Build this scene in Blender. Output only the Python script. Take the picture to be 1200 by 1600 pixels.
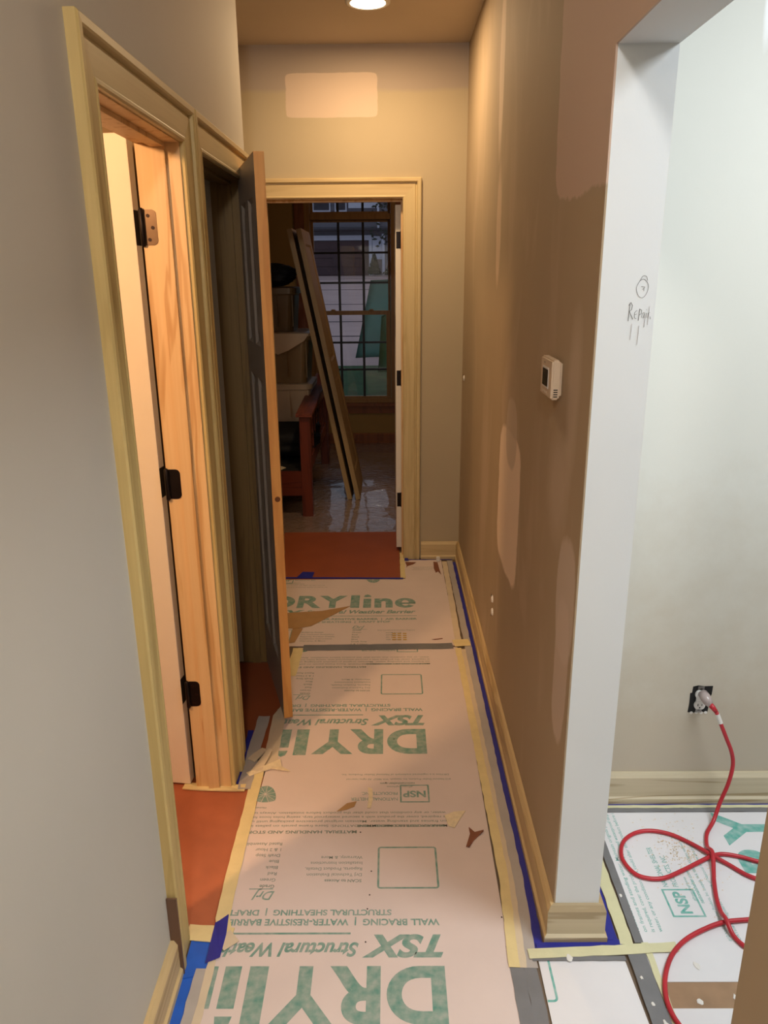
import bpy, bmesh, math, random
from mathutils import Vector, Matrix, noise
for o in list(bpy.data.objects): bpy.data.objects.remove(o)
S = bpy.context.scene
COL = S.collection
PI = math.pi
random.seed(7)

# ------------------------------------------------------------------ camera
cam_d = bpy.data.cameras.new('camera'); cam = bpy.data.objects.new('camera', cam_d); COL.objects.link(cam)
F_PX, PITCH, YAW, ROLL, CAM_H = 1186.56, 0.3039, -0.0080, -0.0092, 1.6938
cam_d.sensor_fit = 'VERTICAL'; cam_d.sensor_height = 36.0; cam_d.lens = F_PX/1600*36.0
cam_d.clip_start = 0.02; cam_d.clip_end = 200
fw = Vector((math.sin(YAW)*math.cos(PITCH), math.cos(YAW)*math.cos(PITCH), -math.sin(PITCH)))
rt = Vector((math.cos(YAW), -math.sin(YAW), 0)); up = rt.cross(fw)
r2 = rt*math.cos(ROLL)+up*math.sin(ROLL); u2 = -rt*math.sin(ROLL)+up*math.cos(ROLL)
M = Matrix((r2, u2, -fw)).transposed().to_4x4(); M.translation = (0, 0, CAM_H)
cam.matrix_world = M
S.camera = cam

# ------------------------------------------------------------------ world, lights, exposure
w = bpy.data.worlds.new('dusk_sky'); S.world = w; w.use_nodes = True
bgn = w.node_tree.nodes['Background']; bgn.inputs[0].default_value = (0.58, 0.60, 0.72, 1); bgn.inputs[1].default_value = 0.55
S.view_settings.view_transform = 'Standard'; S.view_settings.look = 'None'
S.view_settings.gamma = 1; S.view_settings.use_curve_mapping = False
S.view_settings.exposure = 0.16

def lamp(name, kind, loc, col, power, size=.15, rot=(0, 0, 0), spread=None):
    d = bpy.data.lights.new(name, kind); d.color = col; d.energy = power
    if kind == 'AREA':
        d.shape = 'DISK'; d.size = size
        if spread: d.spread = spread
    else: d.shadow_soft_size = size
    o = bpy.data.objects.new(name, d); COL.objects.link(o); o.location = loc; o.rotation_euler = rot
    return o
WARM = (1, .70, .40); AMBER = (1, .58, .28); DAY = (.91, .965, 1.0)
lamp('hall_can_lamp', 'AREA', (-.08, 3.80, 2.805), WARM, 15, .15)
lamp('near_hall_lamp', 'POINT', (-.04, -.70, 2.70), (1, .965, .92), 66, .10)
lamp('bedroom_lamp', 'POINT', (-1.35, .87, 2.25), AMBER, 98, .07)
lamp('side_room_lamp', 'AREA', (1.7, 1.05, 2.76), DAY, 45, 1.0)
lamp('far_room_fill', 'POINT', (.9, 6.0, 2.5), (1, .64, .30), 9, .12)  # added warm fill to brighten the far room, no lamp known there

# ------------------------------------------------------------------ materials
def new_mat(name):
    m = bpy.data.materials.new(name); m.use_nodes = True
    nt = m.node_tree; b = nt.nodes['Principled BSDF']
    return m, nt, b
def lin(c):
    return tuple(((x/255)/12.92 if x/255 <= .04045 else ((x/255+.055)/1.055)**2.4) for x in c)
def N(nt, t, **k):
    n = nt.nodes.new(t)
    for a, v in k.items(): setattr(n, a, v)
    return n
def coords(nt, scale=(1, 1, 1)):
    t = N(nt, 'ShaderNodeTexCoord'); mp = N(nt, 'ShaderNodeMapping'); mp.inputs['Scale'].default_value = scale
    nt.links.new(t.outputs['Object'], mp.inputs[0]); return mp.outputs[0]
def plain(name, rgb, rough=.5, metal=0, var=.06, nscale=8, bump=0, bscale=60, spec=None, alpha=None, trans=None):
    m, nt, b = new_mat(name); L = nt.links.new
    c = lin(rgb); co = coords(nt)
    n = N(nt, 'ShaderNodeTexNoise'); n.inputs['Scale'].default_value = nscale; n.inputs['Detail'].default_value = 4; L(co, n.inputs[0])
    r = N(nt, 'ShaderNodeValToRGB'); r.color_ramp.elements[0].position = .3; r.color_ramp.elements[1].position = .7
    r.color_ramp.elements[0].color = (*[x*(1-var) for x in c], 1); r.color_ramp.elements[1].color = (*[min(1, x*(1+var)) for x in c], 1)
    L(n.outputs[0], r.inputs[0]); L(r.outputs[0], b.inputs['Base Color'])
    b.inputs['Roughness'].default_value = rough; b.inputs['Metallic'].default_value = metal
    if spec is not None: b.inputs['Specular IOR Level'].default_value = spec
    if trans: b.inputs['Transmission Weight'].default_value = trans
    if alpha is not None: b.inputs['Alpha'].default_value = alpha
    if bump:
        n2 = N(nt, 'ShaderNodeTexNoise'); n2.inputs['Scale'].default_value = bscale; n2.inputs['Detail'].default_value = 3; L(co, n2.inputs[0])
        bp = N(nt, 'ShaderNodeBump'); bp.inputs['Strength'].default_value = bump; bp.inputs['Distance'].default_value = .003
        L(n2.outputs[0], bp.inputs['Height']); L(bp.outputs[0], b.inputs['Normal'])
    return m
def wood(name, base, dark, axis='Z', rough=.5, ring=26, streak=.5, coarse=1.0):
    """wood grain running along an object axis: stretched noise bands plus fine streaks"""
    m, nt, b = new_mat(name); L = nt.links.new
    s = [9*coarse, 9*coarse, 9*coarse]; s['XYZ'.index(axis)] = .7*coarse
    co = coords(nt, s)
    n = N(nt, 'ShaderNodeTexNoise'); n.inputs['Scale'].default_value = 1.6; n.inputs['Detail'].default_value = 3; n.inputs['Distortion'].default_value = .6; L(co, n.inputs[0])
    mu = N(nt, 'ShaderNodeMath', operation='MULTIPLY'); mu.inputs[1].default_value = ring; L(n.outputs[0], mu.inputs[0])
    sn = N(nt, 'ShaderNodeMath', operation='SINE'); L(mu.outputs[0], sn.inputs[0])
    ab = N(nt, 'ShaderNodeMapRange'); ab.inputs[1].default_value = .55; ab.inputs[2].default_value = 1; ab.inputs[3].default_value = 0; ab.inputs[4].default_value = streak; L(sn.outputs[0], ab.inputs[0])
    f = [90, 90, 90]; f['XYZ'.index(axis)] = 2.5
    n2 = N(nt, 'ShaderNodeTexNoise'); n2.inputs['Scale'].default_value = 1; n2.inputs['Detail'].default_value = 2; L(coords(nt, f), n2.inputs[0])
    g = [3, 3, 3]; g['XYZ'.index(axis)] = .8
    n3 = N(nt, 'ShaderNodeTexNoise'); n3.inputs['Scale'].default_value = 1; L(coords(nt, g), n3.inputs[0])
    ad = N(nt, 'ShaderNodeMath', operation='MULTIPLY_ADD'); ad.inputs[1].default_value = .45; L(n2.outputs[0], ad.inputs[0]); L(ab.outputs[0], ad.inputs[2])
    ad2 = N(nt, 'ShaderNodeMath', operation='MULTIPLY_ADD'); ad2.inputs[1].default_value = .5; L(n3.outputs[0], ad2.inputs[0]); L(ad.outputs[0], ad2.inputs[2])
    mr = N(nt, 'ShaderNodeMapRange'); mr.inputs[1].default_value = .3; mr.inputs[2].default_value = 1.1; L(ad2.outputs[0], mr.inputs[0])
    mx = N(nt, 'ShaderNodeMix', data_type='RGBA'); mx.inputs['A'].default_value = (*lin(base), 1); mx.inputs['B'].default_value = (*lin(dark), 1)
    L(mr.outputs[0], mx.inputs['Factor']); L(mx.outputs['Result'], b.inputs['Base Color'])
    b.inputs['Roughness'].default_value = rough
    return m

def wall_mat(name, rgb, rough=.75, patches=(), soft=(), smears=0, smear_rgb=(205, 196, 186)):
    """painted drywall; patches: (axes, c0, c1, half0, half1, rgb, edge jitter, ellipse) masks for joint compound, primer and painted light"""
    m, nt, b = new_mat(name); L = nt.links.new
    t = N(nt, 'ShaderNodeTexCoord'); sep = N(nt, 'ShaderNodeSeparateXYZ'); L(t.outputs['Object'], sep.inputs[0])
    n = N(nt, 'ShaderNodeTexNoise'); n.inputs['Scale'].default_value = 2.2; n.inputs['Detail'].default_value = 3; L(t.outputs['Object'], n.inputs[0])
    mx = N(nt, 'ShaderNodeMix', data_type='RGBA'); c = lin(rgb)
    mx.inputs['A'].default_value = (*[x*.93 for x in c], 1); mx.inputs['B'].default_value = (*[min(1, x*1.05) for x in c], 1)
    L(n.outputs[0], mx.inputs['Factor']); cur = mx.outputs['Result']
    if smears:
        mp = N(nt, 'ShaderNodeMapping'); mp.inputs['Scale'].default_value = (1.4, 1.4, .55); L(t.outputs['Object'], mp.inputs[0])
        ns = N(nt, 'ShaderNodeTexNoise'); ns.inputs['Scale'].default_value = 2.3; ns.inputs['Detail'].default_value = 4; ns.inputs['Distortion'].default_value = 1.2; L(mp.outputs[0], ns.inputs[0])
        mr = N(nt, 'ShaderNodeMapRange'); mr.inputs[1].default_value = .54; mr.inputs[2].default_value = .70; mr.inputs[4].default_value = smears; L(ns.outputs[0], mr.inputs[0])
        m2 = N(nt, 'ShaderNodeMix', data_type='RGBA'); L(mr.outputs[0], m2.inputs['Factor']); L(cur, m2.inputs['A']); m2.inputs['B'].default_value = (*lin(smear_rgb), 1); cur = m2.outputs['Result']
    nj = N(nt, 'ShaderNodeTexNoise'); nj.inputs['Scale'].default_value = 9; nj.inputs['Detail'].default_value = 6; nj.inputs['Roughness'].default_value = .65; L(t.outputs['Object'], nj.inputs[0])
    for (ax, c0, c1, h0, h1, prgb, jit, ell, sharp, amt) in patches:
        def dist(axis, cc, hh):
            a = N(nt, 'ShaderNodeMath', operation='SUBTRACT'); L(sep.outputs['XYZ'.index(axis)], a.inputs[0]); a.inputs[1].default_value = cc
            d = N(nt, 'ShaderNodeMath', operation='DIVIDE'); L(a.outputs[0], d.inputs[0]); d.inputs[1].default_value = hh
            e = N(nt, 'ShaderNodeMath', operation='ABSOLUTE'); L(d.outputs[0], e.inputs[0]); return e.outputs[0]
        p, q = dist(ax[0], c0, h0), dist(ax[1], c1, h1)
        pw = []
        for s_ in (p, q):
            k = N(nt, 'ShaderNodeMath', operation='POWER'); L(s_, k.inputs[0]); k.inputs[1].default_value = ell; pw.append(k.outputs[0])
        sm = N(nt, 'ShaderNodeMath', operation='ADD'); L(pw[0], sm.inputs[0]); L(pw[1], sm.inputs[1])
        rt_ = N(nt, 'ShaderNodeMath', operation='POWER'); L(sm.outputs[0], rt_.inputs[0]); rt_.inputs[1].default_value = 1/ell
        j = N(nt, 'ShaderNodeMath', operation='MULTIPLY_ADD'); L(nj.outputs[0], j.inputs[0]); j.inputs[1].default_value = jit; L(rt_.outputs[0], j.inputs[2])
        mr = N(nt, 'ShaderNodeMapRange'); mr.inputs[1].default_value = 1+jit*.5-sharp; mr.inputs[2].default_value = 1+jit*.5+sharp; mr.inputs[3].default_value = amt; mr.inputs[4].default_value = 0; L(j.outputs[0], mr.inputs[0])
        m2 = N(nt, 'ShaderNodeMix', data_type='RGBA'); L(mr.outputs[0], m2.inputs['Factor']); L(cur, m2.inputs['A']); m2.inputs['B'].default_value = (*lin(prgb), 1); cur = m2.outputs['Result']
    L(cur, b.inputs['Base Color']); b.inputs['Roughness'].default_value = rough
    nb = N(nt, 'ShaderNodeTexNoise'); nb.inputs['Scale'].default_value = 130; L(t.outputs['Object'], nb.inputs[0])
    bp = N(nt, 'ShaderNodeBump'); bp.inputs['Strength'].default_value = .12; bp.inputs['Distance'].default_value = .001
    L(nb.outputs[0], bp.inputs['Height']); L(bp.outputs[0], b.inputs['Normal'])
    return m

TAN = (172, 152, 124); MUD = (230, 208, 186); PRIME = (205, 192, 178)
M_ = {}
M_['wall_left'] = wall_mat('tan_paint_left', (194, 189, 178), patches=(('YZ', 2.55, 2.45, .35, .5, (196, 186, 172), .5, 2, .3, .5),))
M_['wall_right'] = wall_mat('tan_paint_patched', TAN, smears=.45, smear_rgb=(190, 168, 144), patches=(
    ('YZ', 2.62, .90, .235, .26, MUD, .22, 5, .03, 1),
    ('YZ', 2.60, 1.16, .115, .12, (198, 180, 160), .2, 2.5, .06, .8),
    ('YZ', 1.70, .93, .09, .16, (204, 188, 172), .3, 2.6, .06, .8),
    ('YZ', 1.70, .74, .07, .19, (206, 188, 172), .3, 3, .06, .75),
    ('YZ', 1.60, 2.41, .49, .55, (200, 174, 156), .10, 12, .008, .95),
    ('YZ', 3.15, 2.42, .06, .28, (222, 200, 176), .5, 2.2, .2, .8),
    ('YZ', 3.10, 1.86, .06, .20, (216, 190, 164), .5, 2.2, .2, .7),
    ('YZ', 1.75, 1.42, .05, .17, (200, 182, 162), .6, 2.2, .4, .5),
    ('YZ', 1.85, 1.18, .10, .12, (200, 182, 162), .8, 2.2, .4, .5),
    ('YZ', 3.30, .85, .10, .35, (198, 178, 156), .8, 2.2, .5, .5)))
M_['wall_end'] = wall_mat('tan_paint_end', (184, 168, 138), patches=(
    ('XZ', -.6, 2.84, 1.2, .235, (172, 156, 142), .12, 10, .05, .85),
    ('XZ', -.29, 2.585, .24, .105, (208, 186, 164), .10, 14, .012, 1)))
M_['ceiling'] = wall_mat('ceiling_paint', (204, 188, 168))
M_['prime_white'] = wall_mat('primed_drywall', (226, 231, 234))
M_['side_wall'] = wall_mat('side_room_paint', (196, 185, 166), patches=(
    ('XZ', 2.0, 2.2, 4.0, 1.45, (222, 221, 212), .35, 8, .30, 1),  # lighter upper wall: falloff of the room light put into the colour
    ('XZ', .94, 2.35, .012, .11, (250, 250, 250), .6, 2.2, .3, .9)))
M_['room_wall'] = wall_mat('ochre_paint', (150, 118, 62))
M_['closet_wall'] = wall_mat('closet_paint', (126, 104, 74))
M_['poplar'] = wood('poplar', (214, 192, 142), (178, 154, 104), 'Z', .5, 18, .22)
M_['poplar_x'] = wood('poplar_head_x', (214, 190, 142), (180, 152, 104), 'X', .5, 18, .22)
M_['poplar_y'] = wood('poplar_head_y', (208, 188, 142), (174, 152, 106), 'Y', .5, 18, .22)
M_['casing_olive'] = wood('poplar_green', (204, 180, 120), (168, 142, 84), 'Z', .55, 18, .22)
M_['jamb_shaded'] = wood('shaded_closet_jamb', (136, 108, 62), (100, 76, 40), 'Z', .6, 18, .3)  # browner than the other jambs: closet shade put into the wood colour
M_['base_y'] = wood('maple_base_y', (212, 186, 138), (176, 146, 98), 'Y', .5, 20)
M_['base_x'] = wood('maple_base_x', (208, 196, 168), (172, 154, 122), 'X', .5, 26, .8, .9)
M_['fir'] = wood('fir_jamb', (222, 186, 134), (190, 142, 86), 'Z', .5, 20)
M_['door_edge'] = wood('pine_edge', (240, 176, 98), (214, 142, 70), 'Z', .5, 16, .35)
M_['foot_shade'] = wood('casing_foot_shade', (112, 82, 62), (78, 56, 44), 'Z', .5)  # dark brown standing in for shade on the casing foot
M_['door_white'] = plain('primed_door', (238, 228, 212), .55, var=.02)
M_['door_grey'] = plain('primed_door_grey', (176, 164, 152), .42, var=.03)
M_['bronze'] = plain('oil_rubbed_bronze', (34, 26, 24), .42, .7, var=.2, nscale=30)
M_['bronze_lit'] = plain('bronze_leaf_lit', (112, 92, 74), .30, .85, var=.08, nscale=20)  # lighter copy of the bronze, light on the top hinge put into the colour
M_['screw'] = plain('dark_screw', (40, 22, 18), .5, .6)
M_['board'] = plain('sheathing_white', (222, 204, 196), .62, var=.035, nscale=5, bump=.25, bscale=26)
M_['board_cool'] = plain('sheathing_white_side', (226, 224, 226), .6, var=.03, nscale=5, bump=.2, bscale=26)
def ink_mat(name, rgb, paper, wear):
    m, nt, b = new_mat(name); L = nt.links.new; co = coords(nt)
    n = N(nt, 'ShaderNodeTexNoise'); n.inputs['Scale'].default_value = 45; n.inputs['Detail'].default_value = 5; L(co, n.inputs[0])
    n2 = N(nt, 'ShaderNodeTexNoise'); n2.inputs['Scale'].default_value = 26; n2.inputs['Detail'].default_value = 7; n2.inputs['Roughness'].default_value = .75; L(co, n2.inputs[0])
    r = N(nt, 'ShaderNodeMapRange'); r.inputs[1].default_value = .25; r.inputs[2].default_value = .75; r.inputs[4].default_value = .45; L(n.outputs[0], r.inputs[0])
    q = N(nt, 'ShaderNodeMapRange'); q.inputs[1].default_value = .66-wear; q.inputs[2].default_value = .70-wear; q.inputs[4].default_value = .8; L(n2.outputs[0], q.inputs[0])
    ad = N(nt, 'ShaderNodeMath', operation='MAXIMUM'); L(r.outputs[0], ad.inputs[0]); L(q.outputs[0], ad.inputs[1])
    mx = N(nt, 'ShaderNodeMix', data_type='RGBA'); mx.inputs['A'].default_value = (*lin(rgb), 1); mx.inputs['B'].default_value = (*lin(paper), 1)
    L(ad.outputs[0], mx.inputs['Factor']); L(mx.outputs['Result'], b.inputs['Base Color']); b.inputs['Roughness'].default_value = .6
    return m
M_['ink'] = ink_mat('green_ink', (88, 144, 128), (222, 204, 196), .0)
M_['ink2'] = ink_mat('green_ink_side', (66, 166, 152), (226, 224, 226), .0)
M_['ink_small'] = plain('grey_green_ink', (132, 142, 128), .65, var=.1, nscale=60)
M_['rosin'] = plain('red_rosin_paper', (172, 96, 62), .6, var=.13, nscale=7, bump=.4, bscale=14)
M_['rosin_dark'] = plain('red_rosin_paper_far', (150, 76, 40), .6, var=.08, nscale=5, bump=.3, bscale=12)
M_['mask'] = plain('masking_tape', (226, 206, 150), .6, var=.05, nscale=20, bump=.5, bscale=40)
M_['mask_pale'] = plain('pale_masking_tape', (214, 196, 168), .6, var=.05, nscale=14, bump=.4, bscale=30)
M_['mask_green'] = plain('greenish_masking_tape', (214, 210, 170), .6, var=.05, nscale=14, bump=.4, bscale=30)
M_['blue'] = plain('painters_tape', (24, 92, 196), .55, var=.08, nscale=20, bump=.3, bscale=40)
M_['blue_dark'] = plain('painters_tape_navy', (34, 38, 140), .55, var=.10, nscale=20, bump=.3, bscale=40)
M_['grey_tape'] = plain('duct_tape', (118, 118, 120), .45, var=.10, nscale=10, bump=.5, bscale=24)
M_['grey_strip'] = plain('grey_film', (176, 168, 162), .5, var=.06, nscale=10, bump=.3, bscale=20)
M_['ply'] = plain('plywood_subfloor', (158, 126, 96), .7, var=.12, nscale=16, bump=.2)
M_['subfloor'] = plain('dark_subfloor', (110, 92, 74), .7, var=.15, nscale=6)
M_['kraft'] = plain('kraft_paper', (176, 136, 88), .65, var=.08, nscale=12, bump=.3)
M_['kraft_brown'] = plain('brown_paper_scrap', (132, 78, 54), .65, var=.08, nscale=20, bump=.3)
M_['scrap_pale'] = plain('pale_paper_scrap', (232, 214, 178), .65, var=.1, nscale=60)
M_['cord'] = plain('red_cord_jacket', (188, 40, 52), .35, var=.10, nscale=12)
M_['plug'] = plain('clear_plug', (176, 160, 156), .25, var=.05)
M_['white_plastic'] = plain('white_plastic', (228, 224, 218), .35, var=.02)
M_['thermo'] = plain('thermostat_plastic', (216, 196, 172), .4, var=.02)
M_['dark_screen'] = plain('lcd_dark', (20, 12, 10), .2, var=.05)
M_['black'] = plain('black_cavity', (16, 15, 14), .8, var=.2)
M_['zinc'] = plain('zinc_yoke', (150, 148, 144), .35, .8)
M_['graphite'] = plain('pencil_line', (92, 94, 98), .7, var=.2, nscale=200)
M_['smudge'] = plain('pencil_smudge', (206, 207, 212), .8, var=.1, nscale=60)
M_['bag'] = plain('black_garbage_bag', (12, 13, 16), .75, var=.2, bump=.8, bscale=12)
M_['tub'] = plain('tan_storage_tub', (140, 112, 72), .38, var=.05)
M_['tub_dark'] = plain('brown_storage_tub', (110, 86, 52), .40, var=.05)
M_['liner'] = plain('cream_plastic_bag', (206, 178, 140), .35, var=.05, bump=.6, bscale=14)
M_['cherry'] = wood('cherry_wood', (116, 48, 26), (78, 28, 14), 'Z', .4)
M_['cherry_x'] = wood('cherry_rail', (112, 46, 26), (78, 28, 14), 'X', .4)
M_['cherry_y'] = wood('cherry_cap', (132, 64, 42), (92, 42, 26), 'Y', .4)
M_['slab'] = plain('door_slab_face', (150, 120, 76), .5, var=.04)
M_['slab_edge'] = wood('slab_edge', (176, 146, 98), (140, 112, 68), 'Z', .5, 14, .3)
M_['sash'] = wood('window_wood', (150, 112, 58), (120, 84, 38), 'Z', .45, 14, .3)
M_['sash_dark'] = wood('window_trim_wood', (134, 76, 34), (96, 48, 20), 'Z', .45, 14, .3)
M_['muntin'] = plain('dark_grille', (14, 14, 18), .4)
M_['concrete'] = plain('driveway', (190, 166, 162), .85, var=.10, nscale=.8)
M_['grass'] = plain('lawn_green', (42, 78, 40), .9, var=.3, nscale=6)
M_['siding'] = plain('grey_siding', (120, 120, 130), .8, var=.06, nscale=1)
M_['garage'] = plain('brown_garage_door', (84, 66, 70), .7, var=.1, nscale=2)
M_['trim_white'] = plain('exterior_white_trim', (206, 212, 228), .7, var=.03)
M_['roof'] = plain('roof_shingle', (70, 68, 76), .9, var=.2, nscale=6)
M_['tarp'] = plain('teal_tarp', (92, 150, 138), .5, var=.12, nscale=2, bump=.5, bscale=3)
M_['tarp_green'] = plain('green_tarp', (40, 104, 48), .5, var=.15, nscale=2, bump=.5, bscale=3)
M_['leaves'] = plain('dark_leaves', (44, 56, 50), .8, var=.3, nscale=20)
M_['bark'] = plain('bark', (80, 72, 68), .9, var=.2, nscale=20)

def glass_mat():
    m, nt, b = new_mat('window_glass'); b.inputs['Base Color'].default_value = (1, 1, 1, 1); b.inputs['Roughness'].default_value = 0
    b.inputs['IOR'].default_value = 1.45; b.inputs['Transmission Weight'].default_value = 1
    tr = N(nt, 'ShaderNodeBsdfTransparent'); mx = N(nt, 'ShaderNodeMixShader'); mx.inputs[0].default_value = .04
    gl = N(nt, 'ShaderNodeBsdfGlossy'); gl.inputs['Roughness'].default_value = .03
    nt.links.new(tr.outputs[0], mx.inputs[1]); nt.links.new(gl.outputs[0], mx.inputs[2])
    nt.links.new(mx.outputs[0], nt.nodes['Material Output'].inputs[0])
    tr.inputs[0].default_value = (.86, .9, .92, 1)
    return m
M_['glass'] = glass_mat()
def film_mat():
    m, nt, b = new_mat('crinkled_plastic_film'); L = nt.links.new
    co = coords(nt, (1, 1, 1)); b.inputs['Base Color'].default_value = (*lin((136, 114, 100)), 1); b.inputs['Roughness'].default_value = .10; b.inputs['Coat Weight'].default_value = .6
    n = N(nt, 'ShaderNodeTexNoise'); n.inputs['Scale'].default_value = 16; n.inputs['Detail'].default_value = 5; n.inputs['Distortion'].default_value = 1.5; L(co, n.inputs[0])
    bp = N(nt, 'ShaderNodeBump'); bp.inputs['Strength'].default_value = .8; bp.inputs['Distance'].default_value = .012; L(n.outputs[0], bp.inputs['Height']); L(bp.outputs[0], b.inputs['Normal'])
    return m
M_['film'] = film_mat()
def emis(name, col, st):
    m, nt, b = new_mat(name); b.inputs['Emission Color'].default_value = (*col, 1); b.inputs['Emission Strength'].default_value = st; return m
M_['lamp_lens'] = emis('lamp_lens', (1, .80, .52), 9)
M_['lamp_lens_cool'] = emis('lamp_lens_cool', (.95, .98, 1), 9)

# ------------------------------------------------------------------ mesh helpers
def box(bm, x0, x1, y0, y1, z0, z1):
    v = [bm.verts.new(p) for p in ((x0, y0, z0), (x1, y0, z0), (x1, y1, z0), (x0, y1, z0), (x0, y0, z1), (x1, y0, z1), (x1, y1, z1), (x0, y1, z1))]
    for f in ((0, 3, 2, 1), (4, 5, 6, 7), (0, 1, 5, 4), (1, 2, 6, 5), (2, 3, 7, 6), (3, 0, 4, 7)): bm.faces.new([v[i] for i in f])
    return v
def obj(name, bm, mat, parent=None, loc=(0, 0, 0), smooth=False, bevel=0, kind=None, label=None):
    bmesh.ops.recalc_face_normals(bm, faces=bm.faces)
    if bevel: bmesh.ops.bevel(bm, geom=list(bm.edges), offset=bevel, segments=2, affect='EDGES', clamp_overlap=True)
    if smooth:
        for f in bm.faces: f.smooth = True
    me = bpy.data.meshes.new(name); bm.to_mesh(me); bm.free()
    me.materials.append(M_[mat] if isinstance(mat, str) else mat)
    o = bpy.data.objects.new(name, me); COL.objects.link(o); o.location = loc
    if parent: o.parent = parent
    if kind: o['kind'] = kind
    if label: o['label'] = label
    return o
def bx(name, mat, dims, parent=None, **k):
    bm = bmesh.new(); box(bm, *dims); return obj(name, bm, mat, parent, **k)
def boxes(name, mat, lst, parent=None, **k):
    bm = bmesh.new()
    for d in lst: box(bm, *d)
    return obj(name, bm, mat, parent, **k)
def tag(o, label, cat, group=None, kind=None):
    if label: o['label'] = label
    if cat: o['category'] = cat
    if group: o['group'] = group
    if kind: o['kind'] = kind
    return o
def thing(name, label=None, cat=None, loc=(0, 0, 0), rot=(0, 0, 0), group=None, kind=None):
    o = bpy.data.objects.new(name, None); COL.objects.link(o); o.location = loc; o.rotation_euler = rot; o.empty_display_size = .05
    return tag(o, label, cat, group, kind)
def struct(name, mat, dims, **k):
    return bx(name, mat, dims, kind='structure', **k)
def prism(bm, prof, a, b, fn):
    """extrude closed 2-D profile; a, b give the end position for every profile point: fn(p, t)->xyz"""
    va = [bm.verts.new(fn(p, a(p))) for p in prof]; vb = [bm.verts.new(fn(p, b(p))) for p in prof]
    n = len(prof)
    for i in range(n): bm.faces.new((va[i], va[(i+1) % n], vb[(i+1) % n], vb[i]))
    bm.faces.new(va); bm.faces.new(vb[::-1])
def tube(bm, pts, r, seg=10, cap=True):
    rings = []
    pts = [Vector(p) for p in pts]; prev = None
    for i, p in enumerate(pts):
        d = (pts[min(i+1, len(pts)-1)]-pts[max(i-1, 0)]).normalized()
        a = prev if prev is not None else (Vector((0, 0, 1)) if abs(d.z) < .9 else Vector((1, 0, 0)))
        n = (a-d*a.dot(d)).normalized(); prev = n; q = d.cross(n)
        rr = r[i] if isinstance(r, (list, tuple)) else r
        rings.append([bm.verts.new(p+(n*math.cos(2*PI*k/seg)+q*math.sin(2*PI*k/seg))*rr) for k in range(seg)])
    for a, b in zip(rings, rings[1:]):
        for k in range(seg): bm.faces.new((a[k], a[(k+1) % seg], b[(k+1) % seg], b[k]))
    if cap: bm.faces.new(rings[0][::-1]); bm.faces.new(rings[-1])
def catmull(P, n=10):
    P = [Vector(p) for p in P]; out = []
    Q = [P[0]*2-P[1]]+P+[P[-1]*2-P[-2]]
    for i in range(1, len(Q)-2):
        for k in range(n):
            t = k/n; a, b, c, d = Q[i-1], Q[i], Q[i+1], Q[i+2]
            out.append(.5*((2*b)+(c-a)*t+(2*a-5*b+4*c-d)*t*t+(3*b-a-3*c+d)*t**3))
    out.append(P[-1]); return out
def cyl(bm, c, r, h, axis='Z', seg=24, r2=None):
    r2 = r if r2 is None else r2
    def m(u, v, t): return {'Z': (c[0]+u, c[1]+v, c[2]+t), 'Y': (c[0]+u, c[1]+t, c[2]+v), 'X': (c[0]+t, c[1]+u, c[2]+v)}[axis]
    a = [bm.verts.new(m(r*math.cos(2*PI*k/seg), r*math.sin(2*PI*k/seg), 0)) for k in range(seg)]
    b = [bm.verts.new(m(r2*math.cos(2*PI*k/seg), r2*math.sin(2*PI*k/seg), h)) for k in range(seg)]
    for k in range(seg): bm.faces.new((a[k], a[(k+1) % seg], b[(k+1) % seg], b[k]))
    bm.faces.new(a[::-1]); bm.faces.new(b)

# ------------------------------------------------------------------ key planes (metres)
XL, XR, YE, YC, ZC, ZH = -.5545, .424, 4.43, 1.60, 2.82, 2.096
WT = .118
D1a, D1b = 1.59, 2.222       # bedroom door opening in the left wall
D2a, D2b = 2.434, 3.12       # closet opening in the left wall
YLE = 3.22                  # left wall ends here
D3a, D3b = -.68, .086       # far room opening in the end wall
HD1, HD3 = 2.035, 2.085
SY = 2.15                   # side-room wall with the outlet
YW = 7.8                    # window wall of the far room
CW = .10

# ------------------------------------------------------------------ structure
boxes('wall_left', 'wall_left', [(XL-WT, XL, -2.2, D1a-.012, 0, ZC), (XL-WT, XL, D1b+.012, D2a-.012, 0, ZC), (XL-WT, XL, D2b+.012, YLE, 0, ZC),
      (XL-WT, XL, D1a-.012, D1b+.012, HD1+.012, ZC), (XL-WT, XL, D2a-.012, D2b+.012, HD1+.012, ZC)], kind='structure')
boxes('wall_alcove', 'wall_left', [(-1.7, XL-WT, YLE-.10, YLE, 0, ZC), (-1.8, -1.7, YLE-.10, YE, 0, ZC)], kind='structure')
wr = boxes('wall_right', 'wall_right', [(XR, XR+.004, YC, YE, 0, ZC), (XR, XR+.004, .72, YC, ZH, ZC), (XR, XR+.004, -2.2, .72, 0, ZC)], kind='structure')
boxes('wall_right_core', 'prime_white', [(XR+.004, XR+WT, YC, YE, 0, ZC), (XR+.004, XR+WT, .72, YC, ZH, ZC), (XR+.004, XR+WT, -2.2, .72, 0, ZC)], kind='structure')
boxes('wall_end', 'wall_end', [(-1.8, D3a-.012, YE, YE+WT, 0, ZC), (D3b+.012, XR+.2, YE, YE+WT, 0, ZC), (D3a-.012, D3b+.012, YE, YE+WT, HD3+.012, ZC)], kind='structure')
struct('ceiling', 'ceiling', (-1.8, XR+WT, -2.2, YE+WT, ZC, ZC+.05))
struct('wall_back', 'wall_left', (-3.2, 4.0, -2.3, -2.2, 0, ZC))
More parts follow.
